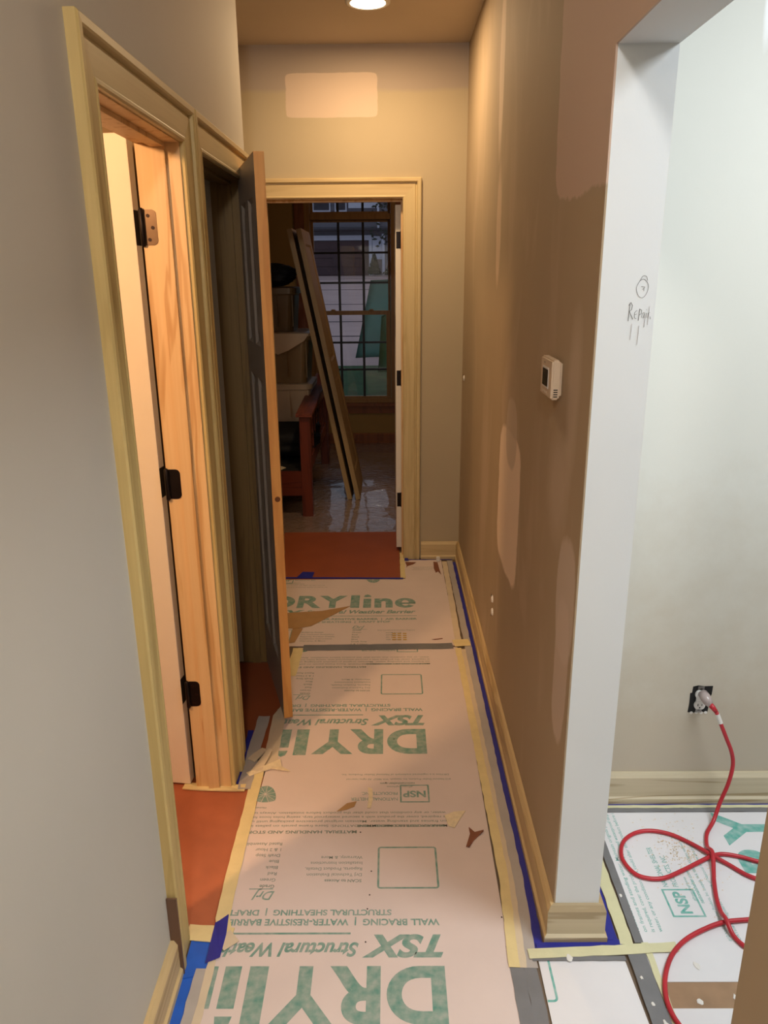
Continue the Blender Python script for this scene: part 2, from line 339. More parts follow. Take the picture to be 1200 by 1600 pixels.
# side room (right)
struct('wall_side_room', 'side_wall', (XR+WT, 4.0, SY, SY+.1, 0, ZC))
struct('wall_side_room_right', 'side_wall', (3.9, 4.0, -2.2, SY, 0, ZC))
struct('ceiling_side_room', 'prime_white', (XR+WT, 4.0, -2.2, SY+.1, ZC, ZC+.05))
# room behind door 1
boxes('wall_bedroom', 'closet_wall', [(-3.2, XL-WT, 2.37, 2.42, 0, ZC), (-3.2, -3.1, -2.2, 2.4, 0, ZC)], kind='structure')
struct('ceiling_bedroom', 'closet_wall', (-3.2, XL-WT, -2.2, 2.37, ZC-.2, ZC-.15))
# closet
boxes('wall_closet', 'closet_wall', [(-1.30, -1.25, 2.42, YLE-.1, 0, ZC)], kind='structure')
struct('ceiling_closet', 'closet_wall', (-1.30, XL-WT, 2.42, YLE-.1, ZC-.3, ZC-.25))
# far room
WX0, WX1, WZ0, WZ1 = -.80, .07, .43, 2.62
boxes('wall_window', 'room_wall', [(-2.6, WX0, YW, YW+.14, 0, ZC), (WX1, 1.6, YW, YW+.14, 0, ZC), (WX0, WX1, YW, YW+.14, 0, WZ0), (WX0, WX1, YW, YW+.14, WZ1, ZC)], kind='structure')
boxes('wall_far_room_sides', 'room_wall', [(-2.6, -2.5, YE+WT, YW, 0, ZC), (1.5, 1.6, YE+WT, YW, 0, ZC)], kind='structure')
struct('ceiling_far_room', 'ceiling', (-2.6, 1.6, YE+WT, YW+.14, ZC, ZC+.05))
# floor
struct('floor', 'subfloor', (-3.2, 4.0, -2.3, YE+WT, -.06, -.0012))
struct('floor_far_room', 'subfloor', (-2.6, 1.6, YE+WT, YW+.14, -.06, -.0012))

# ------------------------------------------------------------------ trim: baseboards
BP = [(0, 0), (.024, 0), (.024, .020), (.0175, .027), (.0175, .098), (.009, .112), (0, .112)]
def baseboard(name, p0, p1, nrm, mat, m0=0, m1=0):
    """p0->p1 along the wall foot, nrm = wall normal; m0/m1: +1 outside mitre, -1 inside mitre"""
    d = Vector((p1[0]-p0[0], p1[1]-p0[1], 0)); L = d.length; d.normalize(); n = Vector((*nrm, 0))
    bm = bmesh.new()
    prism(bm, BP, lambda p: -m0*p[0], lambda p: L+m1*p[0], lambda p, t: Vector((p0[0], p0[1], 0))+d*t+n*p[0]+Vector((0, 0, p[1])))
    return obj(name, bm, mat, kind='structure')
baseboard('baseboard_right', (XR, YC), (XR, YE), (-1, 0), 'base_y', 1, -1)
baseboard('baseboard_corner', (XR+WT, YC), (XR, YC), (0, -1), 'base_x', 1, 1)
baseboard('baseboard_return', (XR+WT, SY), (XR+WT, YC), (1, 0), 'base_y', -1, 1)
baseboard('baseboard_side_room', (XR+WT, SY), (3.9, SY), (0, -1), 'base_x', -1, 0)
baseboard('baseboard_end', (D3b+CW+.004, YE), (XR, YE), (0, -1), 'poplar_x', 0, -1)
baseboard('baseboard_left', (XL, -2.2), (XL, D1a-CW), (1, 0), 'base_y', 0, 0)
baseboard('baseboard_near', (XR, -2.2), (XR, .72), (-1, 0), 'base_y', 0, 1)
baseboard('baseboard_window', (-2.5, YW), (1.5, YW), (0, -1), 'sash_dark', 0, 0)

# ------------------------------------------------------------------ door frames
CP = [(0, 0), (0, .010), (.004, .014), (.010, .014), (.013, .0125), (.066, .0155), (.070, .010), (.076, .010), (.078, .022), (.082, .025), (.096, .025), (.100, .021), (.100, 0)]
def casing(par, mp, s0, s1, H, mleg, mhead, mleg2=None, right_w=1.0):
    bm = bmesh.new(); prism(bm, CP, lambda p: 0, lambda p: H+p[0], lambda p, t: mp(s0-p[0], p[1], t)); obj('casing_leg', bm, mleg, par)
    bm = bmesh.new(); prism(bm, CP, lambda p: 0, lambda p: H+p[0], lambda p, t: mp(s1+p[0], p[1], t)); obj('casing_leg', bm, mleg2 or mleg, par)
    bm = bmesh.new(); prism(bm, CP, lambda p: s0-p[0], lambda p: s1+p[0], lambda p, t: mp(t, p[1], H+p[0])); obj('casing_head', bm, mhead, par)
def frame(par, mp, a, b, H, mat, mhead, depth=WT, stop_n=(.052, .088)):
    """jamb boards 12 mm thick lining the opening, with a stop; n measured into the wall (negative)"""
    def bb(name, s0, s1, n0, n1, z0, z1, m):
        bm = bmesh.new(); box(bm, 0, 1, 0, 1, 0, 1)
        for v in bm.verts:
            v.co = Vector(mp(s0 if v.co.x < .5 else s1, n0 if v.co.y < .5 else n1, z0 if v.co.z < .5 else z1))
        return obj(name, bm, m, par, bevel=.0008)
    e = .003
    bb('jamb', a-.012, a+e, -depth-.002, .0, 0, H, mat); bb('jamb', b-e, b+.012, -depth-.002, .0, 0, H, mat)
    bb('head_jamb', a-.012, b+.012, -depth-.002, 0, H-.003, H+.012, mhead)
    n0, n1 = -stop_n[1], -stop_n[0]
    bb('stop', a+e, a+e+.011, n0, n1, 0, H-.014, mat); bb('stop', b-e-.011, b-e, n0, n1, 0, H-.014, mat)
    bb('head_stop', a+e, b-e, n0, n1, H-.014, H-.003, mhead)
mpL = lambda s, n, z: (XL+n, s, z)
mpE = lambda s, n, z: (s, YE-n, z)
d1 = thing('door_1', None, None, (0, 0, 0), kind='structure')
casing(d1, mpL, D1a+.004, D1b+.003, HD1, 'casing_olive', 'poplar_y')
frame(d1, mpL, D1a, D1b, HD1, 'fir', 'fir', stop_n=(.038, .075))
d2 = thing('door_2', None, None, kind='structure')
casing(d2, mpL, D2a-.004, D2b-.012, HD1, 'casing_olive', 'poplar_y')
frame(d2, mpL, D2a, D2b, HD1, 'jamb_shaded', 'jamb_shaded', stop_n=(.040, .075))
d3 = thing('door_3', None, None, kind='structure')
casing(d3, mpE, D3a+.004, D3b-.004, HD3, 'poplar', 'poplar_x')
frame(d3, mpE, D3a, D3b, HD3, 'fir', 'fir')

def panel_mesh(w, h, t, panels):
    """door slab w (x) by t (y) by h (z), moulded panels on both faces"""
    bm = bmesh.new()
    xs = sorted({0, w, *[p[0] for p in panels], *[p[1] for p in panels]}); zs = sorted({0, h, *[p[2] for p in panels], *[p[3] for p in panels]})
    def isp(x0, x1, z0, z1):
        for p in panels:
            if x0 >= p[0]-1e-6 and x1 <= p[1]+1e-6 and z0 >= p[2]-1e-6 and z1 <= p[3]+1e-6: return True
    for side in (-1, 1):
        y = side*t/2
        for i in range(len(xs)-1):
            for j in range(len(zs)-1):
                if not isp(xs[i], xs[i+1], zs[j], zs[j+1]):
                    bm.faces.new([bm.verts.new(c) for c in ((xs[i], y, zs[j]), (xs[i+1], y, zs[j]), (xs[i+1], y, zs[j+1]), (xs[i], y, zs[j+1]))])
        for p in panels:
            prev = None
            for ins, dep in ((0, 0), (.006, .004), (.014, .009), (.026, .009), (.045, .004)):
                yy = side*(t/2-dep)
                ring = [bm.verts.new(c) for c in ((p[0]+ins, yy, p[2]+ins), (p[1]-ins, yy, p[2]+ins), (p[1]-ins, yy, p[3]-ins), (p[0]+ins, yy, p[3]-ins))]
                if prev:
                    for k in range(4): bm.faces.new((prev[k], prev[(k+1) % 4], ring[(k+1) % 4], ring[k]))
                prev = ring
            bm.faces.new(prev)
    bmesh.ops.remove_doubles(bm, verts=bm.verts, dist=1e-5)
    return bm
def leaf_edges(w, h, t, e=.0015):
    bm = bmesh.new(); box(bm, w-.0004, w+e, -t/2, t/2, 0, h); box(bm, -e, .0004, -t/2, t/2, 0, h)
    box(bm, 0, w, -t/2, t/2, h-.0004, h+e); box(bm, 0, w, -t/2, t/2, -e, .0004); return bm

def hinge(par, fn, z, mat2='bronze', screws=True, h=.09):
    """fn(s, n, z): s across the jamb leaf, n off the jamb, local to par"""
    hg = thing('hinge', None, None); hg.parent = par
    bm = bmesh.new()
    r = .014; W = .034; pts = [(0, 0), (W-r, 0)]
    pts += [(W-r+r*math.sin(a*PI/10), r-r*math.cos(a*PI/10)) for a in range(1, 6)]
    pts += [(W-r+r*math.cos(a*PI/10), h-r+r*math.sin(a*PI/10)) for a in range(0, 6)] + [(0, h)]
    va = [bm.verts.new(fn(p[0], .0, z+p[1])) for p in pts]; vb = [bm.verts.new(fn(p[0], .0022, z+p[1])) for p in pts]
    n = len(pts)
    for i in range(n): bm.faces.new((va[i], va[(i+1) % n], vb[(i+1) % n], vb[i]))
    bm.faces.new(va); bm.faces.new(vb[::-1]); obj('hinge_leaf', bm, mat2, hg)
    bm = bmesh.new(); c = Vector(fn(-.006, .006, z)); tube(bm, [c+Vector((0, 0, -.004)), c, c+Vector((0, 0, h)), c+Vector((0, 0, h+.004))], [.004, .0068, .0068, .004], 12); obj('knuckle', bm, 'bronze', hg, smooth=True)
    if screws:
        for s, zz in ((.011, .014), (.022, .045), (.011, .076)):
            bm = bmesh.new(); a = Vector(fn(s, .0022, z+zz)); b = Vector(fn(s, .0036, z+zz)); tube(bm, [a, b], .0048, 10); obj('screw', bm, 'screw', hg)
    return hg

# door 1 leaf: opened into the bedroom, hinged on the far jamb
lf = thing('door_leaf', 'cream door slab swung open behind the nearer left doorway, dark hinges on its edge', 'door', (-.697, 2.246, .013))
LW = .60
lf.rotation_euler = (0, 0, math.radians(-7))
bm = panel_mesh(LW, 2.045, .035, [(.14, .28, .24, 1.30), (.34, .48, .24, 1.30), (.14, .28, 1.42, 1.92), (.34, .48, 1.42, 1.92)])
for v in bm.verts: v.co.x = -v.co.x
obj('slab', bm, 'door_white', lf)
bm = leaf_edges(LW, 2.045, .035)
for v in bm.verts: v.co.x = -v.co.x
obj('slab_edge', bm, 'door_white', lf)
for z, m2, sc in ((1.775, 'bronze_lit', True), (1.045, 'bronze', False), (.325, 'bronze', True)):
    hinge(d1, lambda s, n, zz: (XL-WT+.006+s, D1b-.0032-n, zz), z, m2, sc, .092)
for z in (1.775, 1.045, .325):
    bm = bmesh.new(); box(bm, -.0005, .0022, -.017, .017, z-.013, z-.013+.092); obj('hinge_leaf', bm, 'bronze', lf)

# door 2 leaf: narrow closet door standing ajar into the hall
hx, hy = XL+.006, 3.105
nx, ny = -.409, 2.640
W2 = math.hypot(nx-hx, ny-hy); ang = math.atan2(ny-hy, nx-hx)
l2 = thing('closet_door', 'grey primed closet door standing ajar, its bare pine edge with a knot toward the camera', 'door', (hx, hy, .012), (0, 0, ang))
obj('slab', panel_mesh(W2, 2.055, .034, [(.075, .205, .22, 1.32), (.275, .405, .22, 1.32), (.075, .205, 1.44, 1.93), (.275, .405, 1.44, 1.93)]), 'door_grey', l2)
obj('edge_band', leaf_edges(W2, 2.055, .034), 'door_edge', l2, label='bare orange pine edge of the door')
bm = bmesh.new(); cyl(bm, (W2+.0012, .002, .905), .0100, .0012, 'X', 20); obj('knot', bm, plain('pine_knot', (120, 66, 28), .5, var=.3, nscale=300), l2, label='dark round knot in the pine edge')
for z in (.25, 1.0, 1.78):
    bm = bmesh.new(); tube(bm, [(-.002, .024, z), (-.002, .024, z+.09)], .0065, 12); obj('hinge_knuckle', bm, 'bronze', l2, smooth=True)

# door 3 leaf: opened into the far room, edge toward the camera
l3 = thing('door_leaf', 'white door slab opened flat against the right side of the far doorway', 'door', (.0595, YE+WT+.012, .03), (0, 0, PI/2))
obj('slab', panel_mesh(.72, 2.03, .035, [(.11, .32, .24, 1.30), (.40, .61, .24, 1.30), (.11, .32, 1.42, 1.90), (.40, .61, 1.42, 1.90)]), 'door_white', l3)
obj('slab_edge', leaf_edges(.72, 2.03, .035), 'door_white', l3)
for z in (1.83, 1.055, .30):
    hinge(d3, lambda s, n, zz: (D3b-.004-n, YE+WT-.004-s, zz), z, 'bronze', False, .092)
    boxes('hinge_leaf', 'bronze', [(-.0022, .0005, -.0175, .013, z-.03, z+.06)], l3)
bm = bmesh.new()

# added dark strip: shade painted on the side of the nearest casing foot
tag(bx('casing_shade', 'foot_shade', (XL+.0005, XL+.0262, D1a-CW-.006, D1a-CW-.001, .004, .24)), 'dark brown painted shade strip on the side of the nearest door casing foot', 'shade strip')

# ------------------------------------------------------------------ window in the far room
w1 = thing('window_1', None, None, kind='structure')
yf = YW
def wb(name, mat, dims, par=w1, **k): return bx(name, mat, dims, par, **k)
FX0, FX1 = -.745, -.005
wb('window_jamb', 'sash', (WX0, FX0-.008, yf-.0, yf+.13, WZ0, WZ1)); wb('window_jamb', 'sash', (FX1+.03, WX1, yf, yf+.13, WZ0, WZ1))
wb('window_head', 'sash', (FX0-.008, FX1+.03, yf, yf+.13, WZ1-.03, WZ1))
wb('mullion_bar', 'sash', (FX0-.008, FX1+.03, yf+.01, yf+.13, 2.195, 2.25), bevel=.003)
wb('window_sill', 'sash', (FX0-.008, FX1+.03, yf-.01, yf+.13, WZ0-.001, .475), bevel=.003)
wb('window_stool', 'sash_dark', (-.93, .19, yf-.05, yf, WZ0-.035, WZ0-.002), bevel=.004)
wb('window_apron', 'sash_dark', (-.88, .14, yf-.018, yf, WZ0-.11, WZ0-.036), bevel=.002)
for a, b in ((-.90, -.805), (.075, .17)): wb('window_casing', 'sash_dark', (a, b, yf-.02, yf, WZ0, WZ1+.09), bevel=.003)
def sash(x0, x1, z0, z1, y, nx, nz, fw=.03, top=.03, bot=.03):
    s = thing('sash', None, None); s.parent = w1
    bx('stile', 'sash', (x0, x0+fw, y, y+.035, z0, z1), s); bx('stile', 'sash', (x1-fw, x1, y, y+.035, z0, z1), s)
    bx('rail', 'sash', (x0+fw, x1-fw, y, y+.035, z0, z0+bot), s); bx('rail', 'sash', (x0+fw, x1-fw, y, y+.035, z1-top, z1), s)
    gx0, gx1, gz0, gz1 = x0+fw, x1-fw, z0+bot, z1-top
    for i in range(1, nx):
        x = gx0+(gx1-gx0)*i/nx; bx('muntin', 'muntin', (x-.012, x+.012, y+.006, y+.016, gz0, gz1), s)
    for j in range(1, nz):
        z = gz0+(gz1-gz0)*j/nz; bx('muntin', 'muntin', (gx0, gx1, y+.0055, y+.0165, z-.010, z+.010), s)
    for i in range(nx):
        for j in range(nz):
            a = gx0+(gx1-gx0)*i/nx; b = gx0+(gx1-gx0)*(i+1)/nx; c = gz0+(gz1-gz0)*j/nz; d = gz0+(gz1-gz0)*(j+1)/nz
            bx('pane', 'glass', (a, b, y+.017, y+.020, c, d), s)
    return s
sash(FX0-.006, FX1+.028, 2.25, 2.59, yf+.06, 3, 1, .025, .02, .02)
sash(FX0-.006, FX1+.028, 1.31, 2.195, yf+.07, 3, 3, .025, .02, .02)
sash(FX0-.006, FX1+.028, .475, 1.345, yf+.02, 3, 3, .045, .04, .02)
for x in (-.55, -.17):
    bm = bmesh.new(); cyl(bm, (x, yf+.036, 1.345), .028, .014, 'Z', 20, .018); obj('sash_lock', bm, 'sash', w1, smooth=False)

# ------------------------------------------------------------------ floor coverings
random.seed(3)
def text_bm(s, bold=0.0, shear=0.0):
    c = bpy.data.curves.new('t', 'FONT'); c.body = s; c.offset = bold; c.resolution_u = 8 if bold > .028 else 3; c.shear = shear; c.fill_mode = 'FRONT'
    o = bpy.data.objects.new('t', c); COL.objects.link(o)
    dg = bpy.context.evaluated_depsgraph_get(); me = bpy.data.meshes.new_from_object(o.evaluated_get(dg))
    V = [(v.co.x, v.co.y) for v in me.vertices]; P = [tuple(p.vertices) for p in me.polygons]
    bpy.data.objects.remove(o); bpy.data.curves.remove(c); bpy.data.meshes.remove(me)
    return V, P
CACHE = {}
def glyphs(s, bold=0.0, shear=0.0):
    k = (s, bold, shear)
    if k not in CACHE: CACHE[k] = text_bm(s, bold, shear)
    return CACHE[k]
class Ink:
    def __init__(self): self.v = []; self.f = []
    def add(self, V, P):
        n = len(self.v); self.v += V; self.f += [tuple(i+n for i in p) for p in P]
    def fit(self, s, u0, u1, v0, cap, bold=0.0, shear=0.0, own=False):
        """text stretched so it spans u0..u1, cap height = cap, baseline v0"""
        V, P = glyphs(s, bold, shear)
        if not V: return
        x0 = min(p[0] for p in V); x1 = max(p[0] for p in V)
        if own: y0 = min(p[1] for p in V); y1 = max(p[1] for p in V)
        else:
            H = glyphs('H', bold, 0)[0]; y0 = min(p[1] for p in H); y1 = max(p[1] for p in H)
        kx = (u1-u0)/(x1-x0); ky = cap/(y1-y0)
        self.add([(u0+(p[0]-x0)*kx, v0+(p[1]-y0)*ky) for p in V], P)
    def line(self, s, u0, v0, cap, bold=0.0, shear=0.0, wf=1.0):
        V, P = glyphs(s, bold, shear); H = glyphs('H', bold, 0)[0]; k = cap/(max(p[1] for p in H)-min(p[1] for p in H))
        x0 = min(p[0] for p in V); y0 = min(p[1] for p in H)
        self.add([(u0+(p[0]-x0)*k*wf, v0+(p[1]-y0)*k) for p in V], P)
    def rect(self, u0, u1, v0, v1): self.add([(u0, v0), (u1, v0), (u1, v1), (u0, v1)], [(0, 1, 2, 3)])
    def poly(self, pts): self.add(list(pts), [tuple(range(len(pts)))])
    def ring(self, u0, u1, v0, v1, r, t):
        def rr(a0, a1, b0, b1, rad):
            out = []
            for cx, cy, st in ((a1-rad, b1-rad, 0), (a0+rad, b1-rad, 90), (a0+rad, b0+rad, 180), (a1-rad, b0+rad, 270)):
                for k in range(6): a = math.radians(st+k*18); out.append((cx+rad*math.cos(a), cy+rad*math.sin(a)))
            return out
        A = rr(u0, u1, v0, v1, r); B = rr(u0+t, u1-t, v0+t, v1-t, max(r-t, .001)); n = len(A)
        self.add(A+B, [(i, (i+1) % n, n+(i+1) % n, n+i) for i in range(n)])

def template():
    big, med, small = Ink(), Ink(), Ink()
    # product name, letter by letter
    for ch, a, b, h in (('D', 0, .148, .160), ('R', .163, .292, .160), ('Y', .276, .430, .160)):
        big.fit(ch, a, b, 0, h, .038, 0, True)
    big.rect(.449, .497, 0, .165)
    big.rect(.518, .560, 0, .118); big.poly([(.518, .138), (.560, .138), (.556, .160), (.540, .176), (.524, .166)])
    big.fit('n', .578, .676, 0, .120, .045, 0, True); 
    A = [2*PI*(k/40)*.90 for k in range(41)]
    O = [(.744+.056*math.cos(a), .0605+.0625*math.sin(a)) for a in A]; I = [(.744+.020*math.cos(a), .0605+.036*math.sin(a)) for a in A]
    big.add(O+I, [(k, k+1, 41+k+1, 41+k) for k in range(40)]); big.rect(.722, .7985, .0465, .0645)
    big.fit('TSX', 0, .212, -.097, .072, .045, .35)
    big.fit('Structural Weather Barrier', .222, .796, -.072, .044, .030, .3)
    big.rect(.245, .800, -.104, -.098)
    big.fit('WALL BRACING  |  WATER-RESISTIVE BARRIER  |  AIR BARRIER', .004, .800, -.149, .022, .03)
    big.fit('STRUCTURAL SHEATHING  |  DRAFT STOP', .135, .662, -.181, .020, .03)
    big.ring(-.004, .176, -.424, -.256, .010, .006)          # frame of the scan code (code itself left out)
    for i, (s, b) in enumerate((('SCAN to Access', .02), ('DrJ Technical Evaluation', .004), ('Reports, Product Details,', .004), ('Installation Instructions', .004), ('Warranty, & More', .004))):
        small.line(s, .222, -.292-.0228*(-i)*-1 if False else -.292-.0228*0-.0232*i if False else -.385+.0232*(4-i), .0115, b)
    for i, s in enumerate(('Grade', 'Green', 'Red', 'Black', 'Blue', 'Draft Stop', '1 & 2 Hour', 'Rated Assemblies')):
        small.line(s, .474, -.272-.0245*i, .0125, .02 if i == 0 else .008)
    small.line('DrJ Certified Evaluation Report', .600, -.272, .010, .004)
    for i, s in enumerate(('ASTM E2178', 'ASTM E331', 'AC 310', 'TER 1410-01')): small.line(s, .64, -.30-.0245*i, .010, .004)
    big.line('DrJ', .470, -.248, .032, .012, .4, .9); big.rect(.476, .545, -.258, -.255)
    small.line('MATERIAL HANDLING AND STORAGE', .244, -.497, .0135, .03, 0, 1.25)
    para = ("MANUFACTURER'S RECOMMENDATIONS: Store frame panels on pallets in a warehouse",
            'on frames and standing water. Maintain original protective packaging until use to prevent',
            'is required, cover the product with a secured waterproof tarp, seeing holes loose for air circulation',
            'water, or any condition that could alter the product before installation. Always take precautions')
    for i, s in enumerate(para):
        small.fit(s, -.045, .70, -.523-.0205*i, .0105, .006)
    big.fit("MANUFACTURER'S RECOMMENDATIONS:", -.045, .245, -.523, .0108, .03)
    big.ring(.004, .104, -.722, -.630, .002, .0055); big.fit('NSP', .016, .094, -.690, .034, .035)
    big.fit('NATIONAL SHELTER', .112, .270, -.655, .015, .01); big.fit('PRODUCTS, INC.', .112, .236, -.684, .015, .01)
    small.line('#ProtectingHomes', .060, -.716, .008, .004); small.line('nationalshelter.com', .052, -.735, .011, .02)
    small.fit('#10 National Shelter Products, Inc. Issaquah, WA 98027  All rights reserved', -.075, .29, -.757, .009, .002)
    small.fit('DRYline is a registered trademark of National Shelter Products, Inc.', -.07, .31, -.783, .009, .002)
    # leaf emblem
    lp = [(.524, -.640), (.545, -.632), (.572, -.632), (.600, -.642), (.606, -.668), (.600, -.695), (.585, -.716), (.562, -.722), (.541, -.708), (.529, -.684), (.523, -.660)]
    ctr = (.563, -.676)
    for k in range(len(lp)):
        a, b = lp[k], lp[(k+1) % len(lp)]; mx_ = ((a[0]+b[0]+ctr[0])/3, (a[1]+b[1]+ctr[1])/3)
        sh = lambda p: (mx_[0]+(p[0]-mx_[0])*.90, mx_[1]+(p[1]-mx_[1])*.90)
        big.poly([sh(a), sh(b), sh(ctr)])
    small.line('Homes', .55, -.610, .009, .01)
    return big, med, small
BIG, MED, SMALL = template()

def stamp(board, ink, mat, placements, clip, z, name='print'):
    """lay ink on a board; placements are (ox, oy, angle); clip = (x0, x1, y0, y1)"""
    bm = bmesh.new()
    for ox, oy, a in placements:
        c, s = math.cos(a), math.sin(a)
        vs = [bm.verts.new((ox+u*c-v*s, oy+u*s+v*c, z)) for u, v in ink.v]
        for f in ink.f:
            try: bm.faces.new([vs[i] for i in f])
            except ValueError: pass
    for co, no in (((clip[0], 0, 0), (-1, 0, 0)), ((clip[1], 0, 0), (1, 0, 0)), ((0, clip[2], 0), (0, -1, 0)), ((0, clip[3], 0), (0, 1, 0))):
        bmesh.ops.bisect_plane(bm, geom=bm.verts[:]+bm.edges[:]+bm.faces[:], plane_co=co, plane_no=no, clear_outer=True)
    if not bm.verts: bm.free(); return
    for f in bm.faces:
        if f.normal.z < 0: f.normal_flip()
    me = bpy.data.meshes.new(name); bm.to_mesh(me); bm.free(); me.materials.append(M_[mat])
    o = bpy.data.objects.new(name, me); COL.objects.link(o); o.parent = board; return o

def sheet(name, mat, pts, z0=0, th=.003, label=None, cat=None, group=None, parent=None, cx=None, curl=0, rot=0):
    """flat polygon with thickness; object origin at its centre"""
    cx = cx or (sum(p[0] for p in pts)/len(pts), sum(p[1] for p in pts)/len(pts))
    bm = bmesh.new()
    lo = [bm.verts.new((p[0]-cx[0], p[1]-cx[1], 0)) for p in pts]
    hi = [bm.verts.new((p[0]-cx[0], p[1]-cx[1], th+(p[2] if len(p) > 2 else 0))) for p in pts]
    n = len(pts)
    for i in range(n): bm.faces.new((lo[i], lo[(i+1) % n], hi[(i+1) % n], hi[i]))
    bm.faces.new(lo[::-1]); bm.faces.new(hi)
    o = obj(name, bm, mat, parent, (cx[0], cx[1], z0)); return tag(o, label, cat, group)
TOP = .0030
def board(pts, placements, label, mat='board', ink='ink', group=None, hold=None):
    o = sheet('floor_board', mat, pts, 0, TOP, label, 'floor board', group, cx=(0, 0))
    xs = [p[0] for p in pts]; ys = [p[1] for p in pts]; cl = hold or (min(xs), max(xs), min(ys), max(ys))
    stamp(o, BIG, ink, placements, cl, TOP+.0003, 'green_print'); stamp(o, SMALL, 'ink_small' if ink == 'ink' else 'ink2', placements, cl, TOP+.0003, 'fine_print')
    return o
bA = board([(-.465, 1.02), (.300, 1.02), (.315, 3.245), (-.44, 3.245)], [(.132, 1.507, PI), (.132, 2.567, PI), (.132, 3.627, PI), (.132, .447, PI)],
      'long white printed sheathing board down the near hall, lettering upside down', hold=(-.463, .31, 1.03, 3.24))
bB = board([(-.62, 3.262), (.315, 3.262), (.315, 4.395), (.088, 4.395), (.088, 4.095), (-.62, 4.095)], [(-.664, 3.694, 0), (-.664, 4.754, 0)],
      'shorter white printed sheathing board at the far hall end, lettering upright', hold=(-.61, .31, 3.27, 4.085))
# yellow scan-report rows on the far board
yk = Ink()
for j in range(4):
    for i in range(3): yk.rect(.008+i*.026, .026+i*.026, 3.318+j*.022, 3.329+j*.022)
M_['ink_yellow'] = plain('yellow_ink', (206, 164, 60), .6)
stamp(bB, yk, 'ink_yellow', [(0, 0, 0)], (-1, 1, 3, 4), TOP+.0003, 'yellow_print')
sm = Ink()
for i, (a, b) in enumerate(((.13, .29), (.14, .27), (.13, .25))): sm.fit('National Shelter Products Inc', a, b, 4.27-.02*i, .009, .0)
stamp(bB, sm, 'ink_small', [(0, 0, 0)], (.09, .31, 4.1, 4.39), TOP+.0003, 'fine_print')
bC = board([(.375, 1.02), (.612, 1.02), (.597, 1.532), (.375, 1.532)], [], 'small blank white board before the white wall end, corner of a printed frame on it', 'board_cool', 'ink2')
fr = Ink(); fr.ring(.236, .403, 1.405, 1.60, .012, .006); stamp(bC, fr, 'ink2', [(0, 0, 0)], (.376, .6, 1.1, 1.528), TOP+.0003, 'green_print')
bD = board([(.655, 1.46), (1.86, 1.46), (1.86, 2.083), (.655, 2.083)], [(.140, 1.655, PI/2), (1.20, 1.655, PI/2)], 'white printed board in the side room under the red cord loops', 'board_cool', 'ink2', hold=(.657, 1.85, 1.465, 2.08))
bE = board([(.655, .95), (1.86, .95), (1.86, 1.388), (.655, 1.388)], [], 'blank white board nearest the bottom right corner, beyond the bare plywood strip', 'board_cool', 'ink2')
tag(sheet('plywood_strip', 'ply', [(.64, 1.388), (1.86, 1.388), (1.86, 1.46), (.64, 1.46)], -.001, .002), 'bare brown plywood strip between two white boards in the side room', 'plywood')
# rosin papers
rk = 'floor paper'
sheet('rosin_paper', 'rosin', [(-1.5, 1.60), (-.52, 1.60), (-.452, 1.60), (-.452, 2.28), (-1.5, 2.28)], -.001, .0016, 'red brown floor paper in the nearer left doorway, scuffed in the middle', rk)
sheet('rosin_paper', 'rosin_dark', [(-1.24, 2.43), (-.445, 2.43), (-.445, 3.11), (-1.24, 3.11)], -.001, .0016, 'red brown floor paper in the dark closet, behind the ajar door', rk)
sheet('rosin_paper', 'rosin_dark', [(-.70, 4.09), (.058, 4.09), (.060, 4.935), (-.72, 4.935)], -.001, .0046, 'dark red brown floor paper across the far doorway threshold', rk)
# plastic film
bm = bmesh.new(); nx_, ny_ = 60, 60; gr = []
for j in range(ny_+1):
    row = []
    for i in range(nx_+1):
        x = -2.4+3.85*i/nx_; y = 4.93+2.84*j/ny_
        z = .004+.010*max(0, noise.noise(Vector((x*5, y*5, 0))))+.004*abs(noise.noise(Vector((x*16, y*16, 3))))
        if j in (0,): z = .003
        row.append(bm.verts.new((x, y, z)))
    gr.append(row)
for j in range(ny_):
    for i in range(nx_): bm.faces.new((gr[j][i], gr[j][i+1], gr[j+1][i+1], gr[j+1][i]))
tag(obj('plastic_sheet', bm, 'film', smooth=True), 'shiny crinkled plastic sheet over the far room floor', 'plastic sheet')

